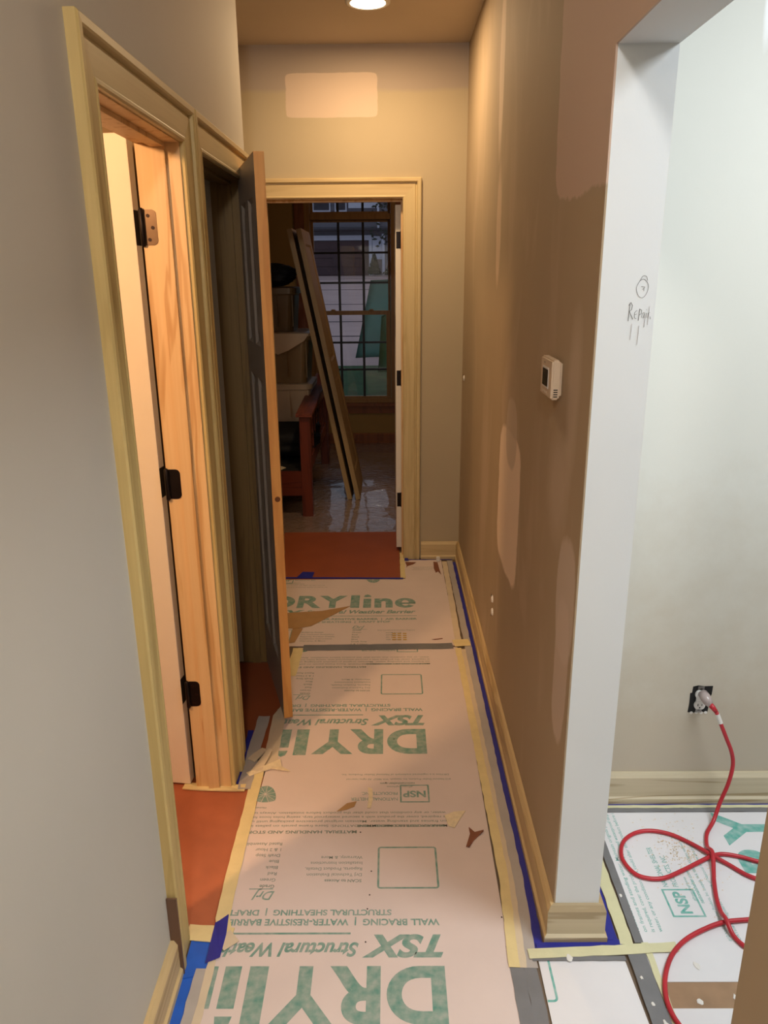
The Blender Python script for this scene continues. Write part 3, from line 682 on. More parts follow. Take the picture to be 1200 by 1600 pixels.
# tapes: ribbon along a path
def ribbon(name, mat, pts, width, z, label, cat='tape', group=None, jit=.0015, wrinkle=.0006, th=.0004, seed=1, step=.03, parent=None):
    rnd = random.Random(seed); P = [Vector((p[0], p[1], (p[2] if len(p) > 2 else 0))) for p in pts]; Q = []
    for a, b in zip(P, P[1:]):
        n = max(1, int((b-a).length/step)); Q += [a.lerp(b, k/n) for k in range(n)]
    Q.append(P[-1]); c = Q[0].copy(); bm = bmesh.new(); rows = []
    for i, p in enumerate(Q):
        d = (Q[min(i+1, len(Q)-1)]-Q[max(i-1, 0)]); d.z = 0; d.normalize(); n = Vector((-d.y, d.x, 0))
        wa = width/2+rnd.uniform(-jit, jit); wb_ = width/2+rnd.uniform(-jit, jit)
        hs = [rnd.uniform(0, wrinkle) for _ in range(3)]
        top = [bm.verts.new(p-c+n*wa+Vector((0, 0, hs[0]+th))), bm.verts.new(p-c+Vector((0, 0, hs[1]+th))), bm.verts.new(p-c-n*wb_+Vector((0, 0, hs[2]+th)))]
        bot = [bm.verts.new(p-c+n*wa), bm.verts.new(p-c-n*wb_)]
        rows.append(top+bot)
    for a, b in zip(rows, rows[1:]):
        for i, j in ((0, 1), (1, 2), (2, 4), (4, 3), (3, 0)): bm.faces.new((a[i], a[j], b[j], b[i]))
    for r in (rows[0], rows[-1]): bm.faces.new((r[0], r[1], r[2], r[4], r[3]))
    o = obj(name, bm, mat, parent, (c.x, c.y, c.z+z)); return tag(o, label, cat, group) if not parent else o
T1, T2, T3, T4 = .0036, .0046, .0058, .0070
# right side run
ribbon('painters_tape', 'blue_dark', [(.376, 1.545), (.386, 2.0), (.386, 3.0), (.384, 4.36)], .040, .0008, 'long navy blue tape along the right hall baseboard', seed=2)
ribbon('film_strip', 'grey_strip', [(.354, 1.50), (.366, 1.8), (.367, 3.2), (.366, 4.38)], .032, T1, 'long grey strip between navy tape and yellow tape on the right', 'floor strip', seed=3)
ribbon('masking_tape', 'mask_pale', [(.331, 1.50), (.343, 1.8), (.340, 3.22)], .022, T2, 'narrow pale inner edge of the right hall masking run', seed=4)
ribbon('masking_tape', 'mask', [(.310, 1.50), (.326, 1.8), (.318, 3.23)], .028, T3, 'long yellow masking tape down the right side of the near board', seed=5)
ribbon('masking_tape', 'mask_pale', [(.325, 3.27), (.330, 3.8), (.333, 4.36)], .030, T2, 'pale masking tape along the right side of the far board', seed=6)
ribbon('masking_tape', 'mask', [(.300, 3.275), (.378, 3.285)], .070, T4, 'short square of masking tape at the board seam by the right wall', seed=7)
ribbon('masking_tape', 'mask', [(.074, 4.10), (.076, 4.52)], .030, T2, 'yellow masking tape up the right side of the far doorway', seed=8)
# seam tape
sm_ = ribbon('seam_tape', 'grey_tape', [(-.415, 3.243), (-.1, 3.246), (.24, 3.252), (.295, 3.256)], .056, T2, 'grey tape over the seam between the two hall boards', seed=9)
ribbon('painters_tape', 'blue_dark', [(-.66, 4.112), (-.3, 4.103), (.075, 4.092)], .020, T3, 'navy blue tape across the far doorway below the red paper', seed=10)
tag(sheet('painters_tape', 'blue_dark', [(-.545, 4.118), (-.455, 4.112), (-.450, 4.195), (-.520, 4.200)], T4, .0004), 'small navy tape tab on the red paper of the far doorway', 'tape')
ribbon('painters_tape', 'blue_dark', [(.115, 4.398), (.385, 4.398)], .010, T1, 'thin navy tape along the short end baseboard', seed=11)
tag(sheet('painters_tape', 'blue_dark', [(.088, 4.375), (.115, 4.375), (.112, 4.40), (.110, 4.425), (.090, 4.425)], T4, .0006), 'tiny navy tape bit at the foot of the far door casing', 'tape')
# corner by the white wall end
ribbon('painters_tape', 'blue_dark', [(.378, 1.562), (.604, 1.573)], .026, T2, 'navy tape in front of the wall corner baseboard', seed=12)
ribbon('painters_tape', 'blue_dark', [(.578, 1.585), (.588, 2.12)], .036, T1, 'navy tape beside the wall corner, on its side room side', seed=13)
ribbon('masking_tape', 'mask_green', [(.352, 1.540), (.55, 1.548), (.745, 1.560)], .030, T4, 'pale greenish masking tape pointing right from the wall corner', seed=14)
ribbon('masking_tape', 'mask_green', [(.617, 1.57), (.618, 2.12)], .034, T2, 'pale greenish masking tape running back beside the wall corner', seed=15)
ribbon('duct_tape', 'grey_tape', [(.632, 1.02), (.632, 1.56)], .046, T3, 'grey duct tape on the right of the small board, flecked white', seed=16, jit=.0008)
ribbon('duct_tape', 'grey_tape', [(.650, 1.575), (.653, 2.083)], .022, T1, 'thin grey tape at the left edge of the side room board', seed=17, jit=.0008)
ribbon('duct_tape', 'grey_tape', [(.36, 1.526), (.60, 1.526)], .014, T3, 'short grey tape above the small board', seed=18, jit=.0008)
ribbon('duct_tape', 'grey_tape', [(.318, 1.02), (.316, 1.565)], .036, T1+.0003, 'left one of two grey tapes at the bottom right board edge', seed=19)
ribbon('duct_tape', 'grey_tape', [(.352, 1.02), (.350, 1.50)], .034, T1, 'right one of two grey tapes at the bottom right board edge', seed=20)
ribbon('masking_tape', 'mask_green', [(.665, 1.02), (.665, 1.575)], .016, T2, 'thin pale tape right of the grey duct tape by the cord', seed=21)
ribbon('duct_tape', 'grey_tape', [(.66, 2.094), (1.9, 2.094)], .020, T1, 'grey tape along the far edge of the side room board', seed=22)
ribbon('masking_tape', 'mask_green', [(.56, 2.111), (1.9, 2.111)], .014, T1, 'thin pale tape under the side room baseboard', seed=23)
ribbon('painters_tape', 'blue_dark', [(.57, 2.1225), (1.9, 2.1225)], .008, .0008, 'thin navy tape line at the foot of the side room baseboard', seed=24)
# left side
ribbon('masking_tape', 'mask', [(-.474, 2.30), (-.470, 1.72), (-.468, 1.66), (-.455, 1.615)], .040, T3, 'long yellow masking tape between red paper and near board', seed=25)
ribbon('masking_tape', 'mask', [(-.555, 1.612), (-.43, 1.60)], .050, T2, 'short wrinkled masking tape at the near end of the red paper', seed=26, wrinkle=.003)
ribbon('masking_tape', 'mask_pale', [(-.455, 1.60), (-.425, 1.565)], .045, T4, 'pale torn masking piece beside the navy tab', seed=27, wrinkle=.002)
ribbon('painters_tape', 'blue', [(-.522, 1.0), (-.520, 1.50)], .034, .001, 'bright blue tape along the near left baseboard', seed=28)
tag(sheet('painters_tape', 'blue', [(-.535, 1.47), (-.475, 1.485), (-.474, 1.605), (-.536, 1.605)], .0030, .0006), 'wide bright blue tape patch under the nearest door casing', 'tape')
tag(sheet('painters_tape', 'blue_dark', [(-.482, 1.512), (-.448, 1.530), (-.446, 1.60), (-.452, 1.665, .004), (-.474, 1.645, .002), (-.484, 1.64)], .0078, .0006), 'dark navy tape tab standing over the yellow tape, near left', 'tape')
ribbon('film_strip', 'grey_strip', [(-.488, 1.0), (-.487, 1.50)], .034, T1, 'grey strip right of the bright blue tape, bottom left', 'floor strip', seed=29)
ribbon('masking_tape', 'mask_pale', [(-.468, 1.0), (-.466, 1.525)], .020, T2, 'pale tape edge along the near board, bottom left', seed=30)
ribbon('painters_tape', 'blue_dark', [(-.535, 2.235), (-.541, 2.40), (-.545, 2.56)], .020, T2, 'navy tape sliver below the casing between the two left doors', seed=31)
ribbon('film_strip', 'grey_strip', [(-.508, 2.205), (-.511, 2.45), (-.508, 2.655)], .046, T3, 'loose grey strip on the floor between the two left doors', 'floor strip', seed=32, wrinkle=.003)
ribbon('masking_tape', 'mask', [(-.72, 2.225), (-.62, 2.215), (-.505, 2.212)], .034, T2, 'crumpled yellow tape at the foot of the wooden door jamb', seed=33, wrinkle=.006)
ribbon('masking_tape', 'mask_pale', [(-.440, 2.34), (-.450, 2.66), (-.430, 2.72)], .050, T2, 'pale masking tape under the ajar closet door', seed=34)
ribbon('masking_tape', 'mask_pale', [(-.51, 2.36), (-.475, 2.42), (-.452, 2.41)], .032, .010, 'curled masking tape loop in the crumpled heap', seed=35, wrinkle=.005)
tag(sheet('masking_tape', 'scrap_pale', [(-.515, 2.29, .004), (-.44, 2.335, .008), (-.405, 2.37, .003), (-.395, 2.33), (-.36, 2.30, .002), (-.43, 2.315, .006), (-.50, 2.275)], T4, .0006), 'flattened torn masking tape piece, the palest of the heap', 'tape')
tag(sheet('masking_tape', 'mask_pale', [(-.50, 2.30, .004), (-.455, 2.42, .014), (-.44, 2.41, .012), (-.462, 2.30, .004)], .008, .0006), 'upright folded masking tape flap beside the closet', 'tape')
ribbon('masking_tape', 'mask', [(-.72, 3.15), (-.58, 3.14)], .03, T1, 'yellow tape at the foot of the closet far jamb', seed=36, wrinkle=.003)
ribbon('masking_tape', 'mask', [(-.445, 2.98), (-.437, 3.24)], .05, T1, 'yellow tape left of the seam, behind the ajar door', seed=37)
# scraps
sc = 'paper scrap'
tag(sheet('kraft_scrap', 'kraft', [(-.215, 3.712, .001), (-.36, 3.655), (-.56, 3.63), (-.56, 3.45), (-.46, 3.452), (-.40, 3.475)], .0042, .0008), 'tan torn paper triangle lying over the far board lettering', sc)
tag(sheet('kraft_scrap', 'kraft', [(-.49, 3.45), (-.438, 3.45), (-.462, 3.30), (-.49, 3.29)], T2, .0006), 'narrow tan paper strip below the tan triangle by the door edge', sc)
tag(sheet('paper_scrap', 'kraft_brown', [(.092, 4.36), (.16, 4.352), (.14, 4.318), (.105, 4.29), (.098, 4.262), (.10, 4.30)], .0042, .0006), 'brown torn scrap by the far door casing foot', sc)
tag(sheet('paper_scrap', 'kraft_brown', [(.265, 4.36), (.29, 4.35), (.295, 4.22), (.300, 4.15), (.285, 4.20), (.270, 4.18), (.262, 4.25)], .0042, .0006), 'brown torn scrap in the far right floor corner', sc)
tag(sheet('paper_scrap', 'kraft_brown', [(.198, 3.322), (.252, 3.336), (.252, 3.328), (.215, 3.318)], .0042, .0006), 'thin brown sliver above the seam tape at right', sc)
tag(sheet('paper_scrap', 'kraft', [(-.182, 2.092), (-.150, 2.100), (-.125, 2.115), (-.118, 2.142), (-.150, 2.132)], .0042, .0010), 'small tan pointed scrap on the near board', sc)
tag(sheet('paper_scrap', 'scrap_pale', [(-.082, 2.215), (-.066, 2.205), (-.064, 2.15), (-.070, 2.108), (-.082, 2.108), (-.078, 2.16)], .0042, .0016), 'cream upright sliver over the faded green lettering', sc)
tag(sheet('paper_scrap', 'scrap_pale', [(.172, 2.070), (.205, 2.088), (.243, 2.092), (.222, 2.055), (.200, 2.012), (.182, 2.020)], .0042, .0020), 'cream speckled paper scrap near the right side of the board', sc)
tag(sheet('paper_scrap', 'kraft_brown', [(.245, 2.010, .004), (.262, 1.992), (.290, 1.995, .006), (.272, 1.975), (.255, 1.955), (.238, 1.925, .003), (.228, 1.928), (.240, 1.965), (.246, 1.985)], .0042, .0016), 'dark red brown T-shaped scrap near the right tape', sc)
bm = bmesh.new(); box(bm, -.011, .011, -.012, .012, 0, .026); tag(obj('plaster_chunk', bm, 'white_plastic', None, (.295, 4.375, .004), bevel=.003), 'small white plaster lump at the far right baseboard corner', 'plaster piece')
for i, (x, y) in enumerate(((-.10, 1.995), (-.062, 1.83), (-.065, 1.74), (-.07, 1.69), (-.072, 1.58), (.30, 1.66), (.01, 2.50), (-.02, 2.24))):
    bm = bmesh.new(); cyl(bm, (0, 0, 0), .0022, .0008, 'Z', 8); tag(obj('nail_dimple', bm, 'screw', None, (x, y, TOP+.0004)), 'tiny dark speck on the long near board', 'speck', 'specks on the near board')

# ------------------------------------------------------------------ extension cord and outlet
R = .0062; zb = TOP+R+.0006
cp = [(1.021, 2.092, .372), (1.036, 2.085, .335), (1.058, 2.08, .285), (1.079, 2.075, .235), (1.086, 2.07, .19), (1.076, 2.062, .13), (1.052, 2.050, .065), (1.025, 2.02, .022),
      (.987, 1.975, zb), (.966, 1.92, zb), (.963, 1.877, zb+.016), (.945, 1.82, zb), (.931, 1.783, zb), (.912, 1.72, zb), (.902, 1.668, zb+.004), (.900, 1.630, zb+.014), (.905, 1.59, zb), (.925, 1.55, zb),
      (.98, 1.50, zb), (1.10, 1.46, zb+.002), (1.25, 1.50, zb), (1.33, 1.62, zb), (1.30, 1.75, zb), (1.18, 1.80, zb), (1.085, 1.785, zb), (1.040, 1.800, zb), (1.0, 1.845, zb), (.965, 1.878, zb+.004),
      (.92, 1.935, zb), (.87, 1.975, zb), (.81, 1.990, zb), (.755, 1.975, zb), (.712, 1.935, zb), (.692, 1.873, zb), (.708, 1.815, zb), (.742, 1.793, zb), (.790, 1.793, zb), (.85, 1.820, zb),
      (.91, 1.852, zb), (.958, 1.876, zb+.001), (1.0, 1.888, zb), (1.05, 1.876, zb), (1.12, 1.850, zb), (1.28, 1.84, zb), (1.45, 1.74, zb), (1.42, 1.62, zb), (1.25, 1.66, zb+.012), (1.10, 1.66, zb), (.98, 1.645, zb), (.90, 1.635, zb+.001), (.835, 1.612, zb),
      (.775, 1.580, zb), (.728, 1.54, zb), (.695, 1.495, zb), (.672, 1.445, zb), (.662, 1.395, zb), (.668, 1.345, zb), (.70, 1.28, zb), (.78, 1.18, zb), (.90, 1.10, zb)]
cd = thing('extension_cord', 'red extension cord plugged into the open outlet, looping over the side room floor', 'cord', (1.0, 1.8, 0))
bm = bmesh.new(); tube(bm, [Vector(p)-Vector((1.0, 1.8, 0)) for p in catmull(cp, 8)], R, 12); obj('cable', bm, 'cord', cd, smooth=True)
pl = Vector((-1.0, -1.8, 0))
bm = bmesh.new(); tube(bm, [Vector(p)+pl for p in ((.994, 2.143, .408), (.996, 2.125, .404), (1.000, 2.112, .396), (1.006, 2.104, .388))], [.0150, .0165, .0145, .0090], 16); obj('plug_body', bm, 'plug', cd, smooth=True, label='translucent greyish plug body')
bm = bmesh.new(); tube(bm, [Vector(p)+pl for p in ((1.004, 2.106, .392), (1.012, 2.098, .383), (1.020, 2.093, .373))], [.0090, .0080, .0066], 12); obj('strain_relief', bm, 'cord', cd, smooth=True)
bm = bmesh.new(); tube(bm, [Vector(p)+pl for p in ((1.024, 2.0908, .366), (1.036, 2.085, .336))], .0070, 12); obj('tag_sleeve', bm, 'white_plastic', cd, label='white label sleeve on the cord')

ox, oz = .990, .383
ot = thing('wall_outlet', 'white duplex outlet without cover plate in a rough black wall box', 'outlet', (ox, SY, oz))
bm = bmesh.new(); bx_pts = [(-.034, -.047), (-.010, -.049), (.020, -.046), (.030, -.047), (.031, -.020), (.033, .010), (.036, .018), (.037, .048), (.010, .047), (-.010, .050), (-.026, .046), (-.027, .024), (-.033, .022), (-.032, -.015)]
a = [bm.verts.new((x, -.0008, z)) for x, z in bx_pts]; b = [bm.verts.new((x, .0, z)) for x, z in bx_pts]
for i in range(len(a)): bm.faces.new((a[i], a[(i+1) % len(a)], b[(i+1) % len(a)], b[i]))
bm.faces.new(a); bm.faces.new(b[::-1]); obj('wall_box', bm, 'black', ot)
boxes('yoke', 'zinc', [(-.010, .010, -.0024, -.0009, .034, .047), (-.010, .010, -.0024, -.0009, -.047, -.036), (-.004, .004, -.0024, -.0009, -.04, .04)], ot, bevel=.0004)
for dz in (.019, -.019):
    bm = bmesh.new(); n = 24; pts = []
    for k in range(n):
        a_ = 2*PI*k/n; x = .0172*math.cos(a_); z = .0172*math.sin(a_); z = max(-.0140, min(.0140, z)); pts.append((x, z))
    A = [bm.verts.new((x, -.0075, z+dz)) for x, z in pts]; B = [bm.verts.new((x*1.02, -.0010, z*1.02+dz)) for x, z in pts]
    for i in range(n): bm.faces.new((A[i], A[(i+1) % n], B[(i+1) % n], B[i]))
    bm.faces.new(A); bm.faces.new(B[::-1]); f = obj('receptacle', bm, 'white_plastic', ot)
    boxes('slot', 'black', [(-.0075, -.0052, -.0079, -.0074, dz-.002, dz+.0065), (.0052, .0072, -.0079, -.0074, dz-.001, dz+.0055)], f)
    bm = bmesh.new(); cyl(bm, (0, -.0079, dz-.0075), .0024, .0005, 'Y', 12); obj('slot', bm, 'black', f)
boxes('receptacle_body', 'white_plastic', [(-.0125, .0125, -.0060, -.0008, -.010, .010)], ot)
for i, dx in enumerate((-.022, -.006, .010, .024)):
    bm = bmesh.new(); cyl(bm, (0, 0, 0), .0052, .0012, 'Y', 10); obj('torn_paper_bit', bm, 'white_plastic', ot, (dx, -.0013, -.049+(.001*(i % 2))))

# ------------------------------------------------------------------ thermostat
th = thing('thermostat', 'cream wall thermostat with dark screen, on the right hall wall', 'thermostat', (XR, 1.932, 1.442), (0, 0, 0))
bx('wall_plate', 'thermo', (-.006, 0, -.058, .062, -.040, .040), th, bevel=.0015)
bx('body', 'thermo', (-.028, -.007, -.070, .066, -.048, .048), th, bevel=.004)
bx('screen_frame', 'white_plastic', (-.0292, -.0278, -.034, .040, -.026, .026), th, bevel=.0004)
bx('screen', 'dark_screen', (-.0300, -.0290, -.028, .034, -.021, .021), th)
for i in range(4): bx('vent_slot', 'black', (-.022, -.012, -.0706, -.0698, -.041+.0055*i, -.0385+.0055*i), th)
for i in range(3):
    bm = bmesh.new(); box(bm, -.0292, -.0278, .026-i*.022, .040-i*.022, -.040, -.034); obj('button', bm, 'thermo', th, bevel=.0005)
ti = Ink(); ti.fit('HOLD', 0, .018, 0, .004, .01)
bm = bmesh.new()
vs = [bm.verts.new((-.0283, .030-u, .033+v)) for u, v in ti.v]
for f in ti.f: bm.faces.new([vs[i] for i in f])
obj('small_marking', bm, 'graphite', th)

# wall anchors and hole
for lab, y, z in (('upper white wall anchor low on the right hall wall', 2.897, .405), ('lower white wall anchor low on the right hall wall', 2.885, .352), ('white plastic anchor in the far corner of the right wall', 4.30, 1.131)):
    a_ = thing('wall_anchor', lab, 'wall anchor', (XR, y, z))
    bm = bmesh.new(); cyl(bm, (-.006, 0, 0), .013, .006, 'X', 10, .016); obj('anchor_body', bm, 'white_plastic', a_)
    boxes('slot_hole', 'black', [(-.0068, -.0058, -.003, .003, -.02 if lab[0] == 'l' else .010, -.010 if lab[0] == 'l' else .022)], a_)

# pencil marks on the primed wall end
def stroke(par, pts, r=.0004, mat='graphite', name='pencil_line'):
    bm = bmesh.new(); tube(bm, [Vector((x, YC-.0003, z)) for x, z in pts], r, 5); return obj(name, bm, mat, par)
pm = thing('pencil_note', 'pencilled circle and handwritten word Repair on the white wall end', 'handwriting', (0, 0, 0))
circ = [(.502, 1.668), (.507, 1.676), (.513, 1.679), (.519, 1.676), (.524, 1.668), (.524, 1.658), (.520, 1.648), (.514, 1.643), (.507, 1.646), (.502, 1.655), (.501, 1.664), (.506, 1.675), (.512, 1.685), (.519, 1.684), (.522, 1.676)]
stroke(pm, [(p.x, p.z) for p in catmull([(x, 0, z) for x, z in circ], 5)])
stroke(pm, [(.510, 1.665), (.518, 1.664), (.513, 1.659)]); stroke(pm, [(.516, 1.662), (.516, 1.656)])
stroke(pm, [(.4895, 1.597), (.4900, 1.615), (.4905, 1.633)], .0006)
stroke(pm, [(.4880, 1.628), (.4925, 1.634), (.4960, 1.628), (.4945, 1.620), (.4905, 1.616), (.4960, 1.606), (.4985, 1.601)], .0006)
stroke(pm, [(.5060, 1.6185), (.5015, 1.614), (.5018, 1.604), (.5055, 1.602)]); stroke(pm, [(.502, 1.610), (.506, 1.611)])
stroke(pm, [(.5100, 1.598), (.5112, 1.621)], .0006); stroke(pm, [(.5105, 1.621), (.5155, 1.619), (.5152, 1.612), (.5112, 1.609)])
stroke(pm, [(.5205, 1.614), (.5170, 1.612), (.5165, 1.605), (.5200, 1.604), (.5212, 1.614), (.5218, 1.603)])
stroke(pm, [(.5250, 1.613), (.5252, 1.603)], .0006); stroke(pm, [(.5252, 1.620), (.5254, 1.619)])
stroke(pm, [(.5285, 1.603), (.5290, 1.613), (.5325, 1.614)])
stroke(pm, [(.5335, 1.606), (.5345, 1.601)])
for x, z0, z1 in ((.530, 1.59, 1.626), (.523, 1.585, 1.603), (.497, 1.56, 1.592), (.512, 1.55, 1.588)):
    stroke(pm, [(x, z0), (x+.001, z1)], .0009, 'smudge', 'smudge')

# ------------------------------------------------------------------ ceiling light
cl = thing('ceiling_downlight', 'round recessed ceiling light glowing over the far hall', 'light', (-.08, 3.80, ZC))
bm = bmesh.new(); n = 40
prof = [(.098, 0), (.098, -.004), (.088, -.009), (.080, -.009), (.076, -.005)]
rg = [[bm.verts.new((r*math.cos(2*PI*k/n), r*math.sin(2*PI*k/n), z)) for k in range(n)] for r, z in prof]
for a, b in zip(rg, rg[1:]):
    for k in range(n): bm.faces.new((a[k], a[(k+1) % n], b[(k+1) % n], b[k]))
obj('trim_ring', bm, 'white_plastic', cl, smooth=True)
bm = bmesh.new(); cyl(bm, (0, 0, -.0065), .077, .002, 'Z', 40); obj('lens', bm, 'lamp_lens', cl)

# ------------------------------------------------------------------ far room things
bd = thing('bed', 'cherry wood bed with slatted end panel, far room left', 'bed', (-.58, 5.29, 0))
def bpz(name, mat, d, bev=.003): return bx(name, mat, d, bd, bevel=bev)
bpz('post', 'cherry', (-.055, .02, 0, .075, 0, .74)); bpz('post', 'cherry', (-.055, .02, 1.60, 1.675, 0, 1.30))
bm = bmesh.new()
prism(bm, [(-.075, .74), (.04, .74), (.04, .765), (-.075, .765)], lambda p: -.03, lambda p: 1.60, lambda p, t: (p[0], t, p[1]+max(0, t)*.05))
obj('cap_rail', bm, 'cherry_y', bd, bevel=.003)
bpz('lower_rail', 'cherry_y', (-.035, .0, .075, 1.60, .30, .40)); bpz('upper_rail', 'cherry_y', (-.030, .0, .075, 1.60, .66, .73))
for k in range(9): bpz('slat', 'cherry', (-.025, -.005, .17+k*.155, .215+k*.155, .40, .66), .001)
bpz('side_rail', 'cherry_x', (-1.55, -.055, .005, .035, .16, .34)); bpz('side_rail', 'cherry_x', (-1.55, -.055, 1.63, 1.66, .16, .34))
bpz('mattress_board', 'black', (-1.55, -.06, .04, 1.62, .30, .335))

def lump(name, mat, loc, size, label, cat, sub=4, amp=.08, pw=3.0, nsc=3, seed=0, taper=0, group=None, flat=True):
    bm = bmesh.new(); bmesh.ops.create_icosphere(bm, subdivisions=sub, radius=1)
    for v in bm.verts:
        p = v.co.copy(); m = (abs(p.x)**pw+abs(p.y)**pw+abs(p.z)**pw)**(1/pw); p = p/m
        p *= 1+amp*noise.noise(p*nsc+Vector((seed, 0, 0)))+amp*.5*noise.noise(p*nsc*3+Vector((seed, 5, 0)))
        k = 1-taper*(1-p.z)/2
        v.co = (p.x*size[0]*k, p.y*size[1]*k, (p.z+1)*size[2] if not flat else (max(p.z, -1)+1)*size[2])
    o = obj(name, bm, mat, None, loc, smooth=True); return tag(o, label, cat, group)
by = 6.13
lump('garbage_bag', 'bag', (-.93, by-.10, .338), (.36, .42, .125), 'large black plastic bag on the bed, under the stacked bins', 'bag', amp=.10, seed=1, pw=3.5)
def tub(z, h, w, d, label, body, lid, x=-.86, bag=False, lean=0):
    t = thing('storage_bin', label, 'storage bin', (x, by, z), (0, lean, 0))
    def rr(w_, d_, zz, n=6, r=.06):
        out = []
        for sx, sy, st in ((1, 1, 0), (-1, 1, 90), (-1, -1, 180), (1, -1, 270)):
            for k in range(n): a = math.radians(st+k*90/(n-1)); out.append((sx*(w_-r)+r*math.cos(a), sy*(d_-r)+r*math.sin(a), zz))
        return out
    def loft(name, secs, mat):
        bm = bmesh.new(); rs = [[bm.verts.new(p) for p in rr(*s)] for s in secs]; n = len(rs[0])
        for a, b in zip(rs, rs[1:]):
            for k in range(n): bm.faces.new((a[k], a[(k+1) % n], b[(k+1) % n], b[k]))
        bm.faces.new(rs[0][::-1]); bm.faces.new(rs[-1]); return obj(name, bm, mat, t)
    loft('bin_body', [(w*.86, d*.86, 0), (w*.95, d*.95, h*.8), (w*.98, d*.98, h*.86)], body)
    loft('rim', [(w*.99, d*.99, h*.84), (w*1.02, d*1.02, h*.85), (w*1.02, d*1.02, h*.92)], body if not bag else lid)
    loft('lid', [(w*1.03, d*1.03, h*.92), (w*1.03, d*1.03, h*.98), (w*.9, d*.9, h)], lid)
    for k in range(4):
        bx('rib', body, (-.22*w/.25+k*.147*w/.25-.004, -.22*w/.25+k*.147*w/.25+.004, -d*.965, -d*.90, h*.12, h*.82), t)
    return t
tub(.590, .30, .25, .24, 'lowest bin, cream with a bunched plastic bag over its top', 'liner', 'liner', -.85, True)
tub(.892, .385, .26, .25, 'middle brown bin with a cream plastic fold hanging from its lid', 'tub', 'liner', -.86)
tub(1.280, .325, .205, .22, 'topmost tan bin below the black bag', 'tub_dark', 'tub_dark', -.905)
lump('garbage_bag', 'bag', (-.93, by, 1.608), (.205, .20, .085), 'small crumpled black bag on top of the bin stack', 'bag', amp=.22, seed=5, pw=2.4, nsc=4)
bm = bmesh.new()
vsq = [(-1.10, 5.866, 1.268), (-.60, 5.866, 1.268), (-.64, 5.860, 1.215), (-.76, 5.858, 1.145), (-.84, 5.858, 1.115), (-.94, 5.860, 1.16), (-1.10, 5.862, 1.18)]
A = [bm.verts.new(p) for p in vsq]; B = [bm.verts.new((p[0], p[1]-.004, p[2])) for p in vsq]
for i in range(len(A)): bm.faces.new((A[i], A[(i+1) % len(A)], B[(i+1) % len(A)], B[i]))
bm.faces.new(A); bm.faces.new(B[::-1]); tag(obj('plastic_wrap', bm, 'liner'), 'cream plastic sheet hanging in a point between the upper two bins', 'plastic sheet')
tag(sheet('paper_scrap', 'scrap_pale', [(-1.0, 5.34), (-.80, 5.34), (-.76, 5.42), (-.80, 5.46), (-1.0, 5.46)], .338, .004), 'cream folded paper on the bed edge in front of the black bag', sc)

# two door slabs leaning against the bins
lean = math.atan2(.385, 1.99)
for i, (dx, lab) in enumerate(((0, 'left one of two unfinished door slabs leaning left by the window'), (.062, 'right one of two unfinished door slabs leaning left by the window'))):
    dsl = thing('door_slab', lab, 'door slab', (-.312+dx*1.05, 5.71, .009 if i == 0 else .009), (0, -lean, 0), 'leaning door slabs' if False else None)
    bm = panel_mesh(.60, 2.03, .035, [(.10, .50, .20, .95), (.10, .50, 1.07, 1.93)])
    for v in bm.verts: v.co = Vector((v.co.y, v.co.x, v.co.z))
    obj('slab', bm, 'slab', dsl)
    bm = leaf_edges(.60, 2.03, .035)
    for v in bm.verts: v.co = Vector((v.co.y, v.co.x, v.co.z))
    obj('slab_edge', bm, 'slab_edge', dsl)

# ------------------------------------------------------------------ outside the window
bm = bmesh.new(); vs = [bm.verts.new(p) for p in ((-14, 11.2, .42), (14, 11.2, .42), (14, 48, 1.62), (-14, 48, 1.62), (14, 60, 1.62), (-14, 60, 1.62))]
bm.faces.new((vs[0], vs[1], vs[2], vs[3])); bm.faces.new((vs[3], vs[2], vs[4], vs[5])); obj('ground_street', bm, 'concrete', kind='structure')
for k in range(5):
    y = 15+k*k*1.3+k*1.7; z = .42+(y-11.2)*1.2/36.8
    bx('street_joint', 'roof', (-9, 9, y, y+.05+k*.012, z+.002, z+.012), kind='structure')
bm = bmesh.new(); vs = [bm.verts.new(p) for p in ((-14, 8.0, .28), (14, 8.0, .28), (14, 11.2, .42), (-14, 11.2, .42))]; bm.faces.new(vs); obj('ground_lawn', bm, 'grass', kind='structure')
HY = 47.5; hb = thing('house', 'grey house across the street with brown garage door and white trim', 'house', (0, HY, 1.62))
bx('wall', 'siding', (-9, 4, .3, 8, 0, 6.2), hb)
boxes('siding_board', 'siding', [(-9, 4, .26, .3, .02+k*.3, .29+k*.3) for k in range(8, 20)], hb, kind='stuff')
gd = bx('garage_door', 'garage', (-5.2, -1.15, .15, .26, 0, 1.95), hb)
for k in range(4): bx('door_panel', 'garage', (-5.15, -1.2, .12, .15, .04+k*.485, .46+k*.485), gd)
boxes('garage_trim', 'trim_white', [(-5.4, -.95, .08, .28, 1.98, 2.26), (-1.13, -.95, .08, .28, 0, 1.98), (-5.4, -5.22, .08, .28, 0, 1.98)], hb)
boxes('porch_column', 'trim_white', [(-.35, -.2, -.2, 0, 0, 2.3)], hb)
boxes('porch_wall', 'trim_white', [(-.93, -.36, .1, .28, .9, 2.2)], hb)
bx('eave', 'roof', (-9.5, .1, -.5, .35, 2.50, 2.62), hb)
for x0, x1 in ((-4.4, -3.35), (-3.1, -2.4)):
    f = bx('window', 'trim_white', (x0, x1, .1, .28, 3.55, 5.0), hb); bx('pane', 'roof', (x0+.08, x1-.08, .06, .1, 3.66, 4.9), f)
boxes('upper_panel', 'trim_white', [(-2.3, -.6, .1, .28, 3.75, 5.0)], hb)
bx('downspout', 'trim_white', (-.62, -.50, .02, .14, 2.6, 5.8), hb)
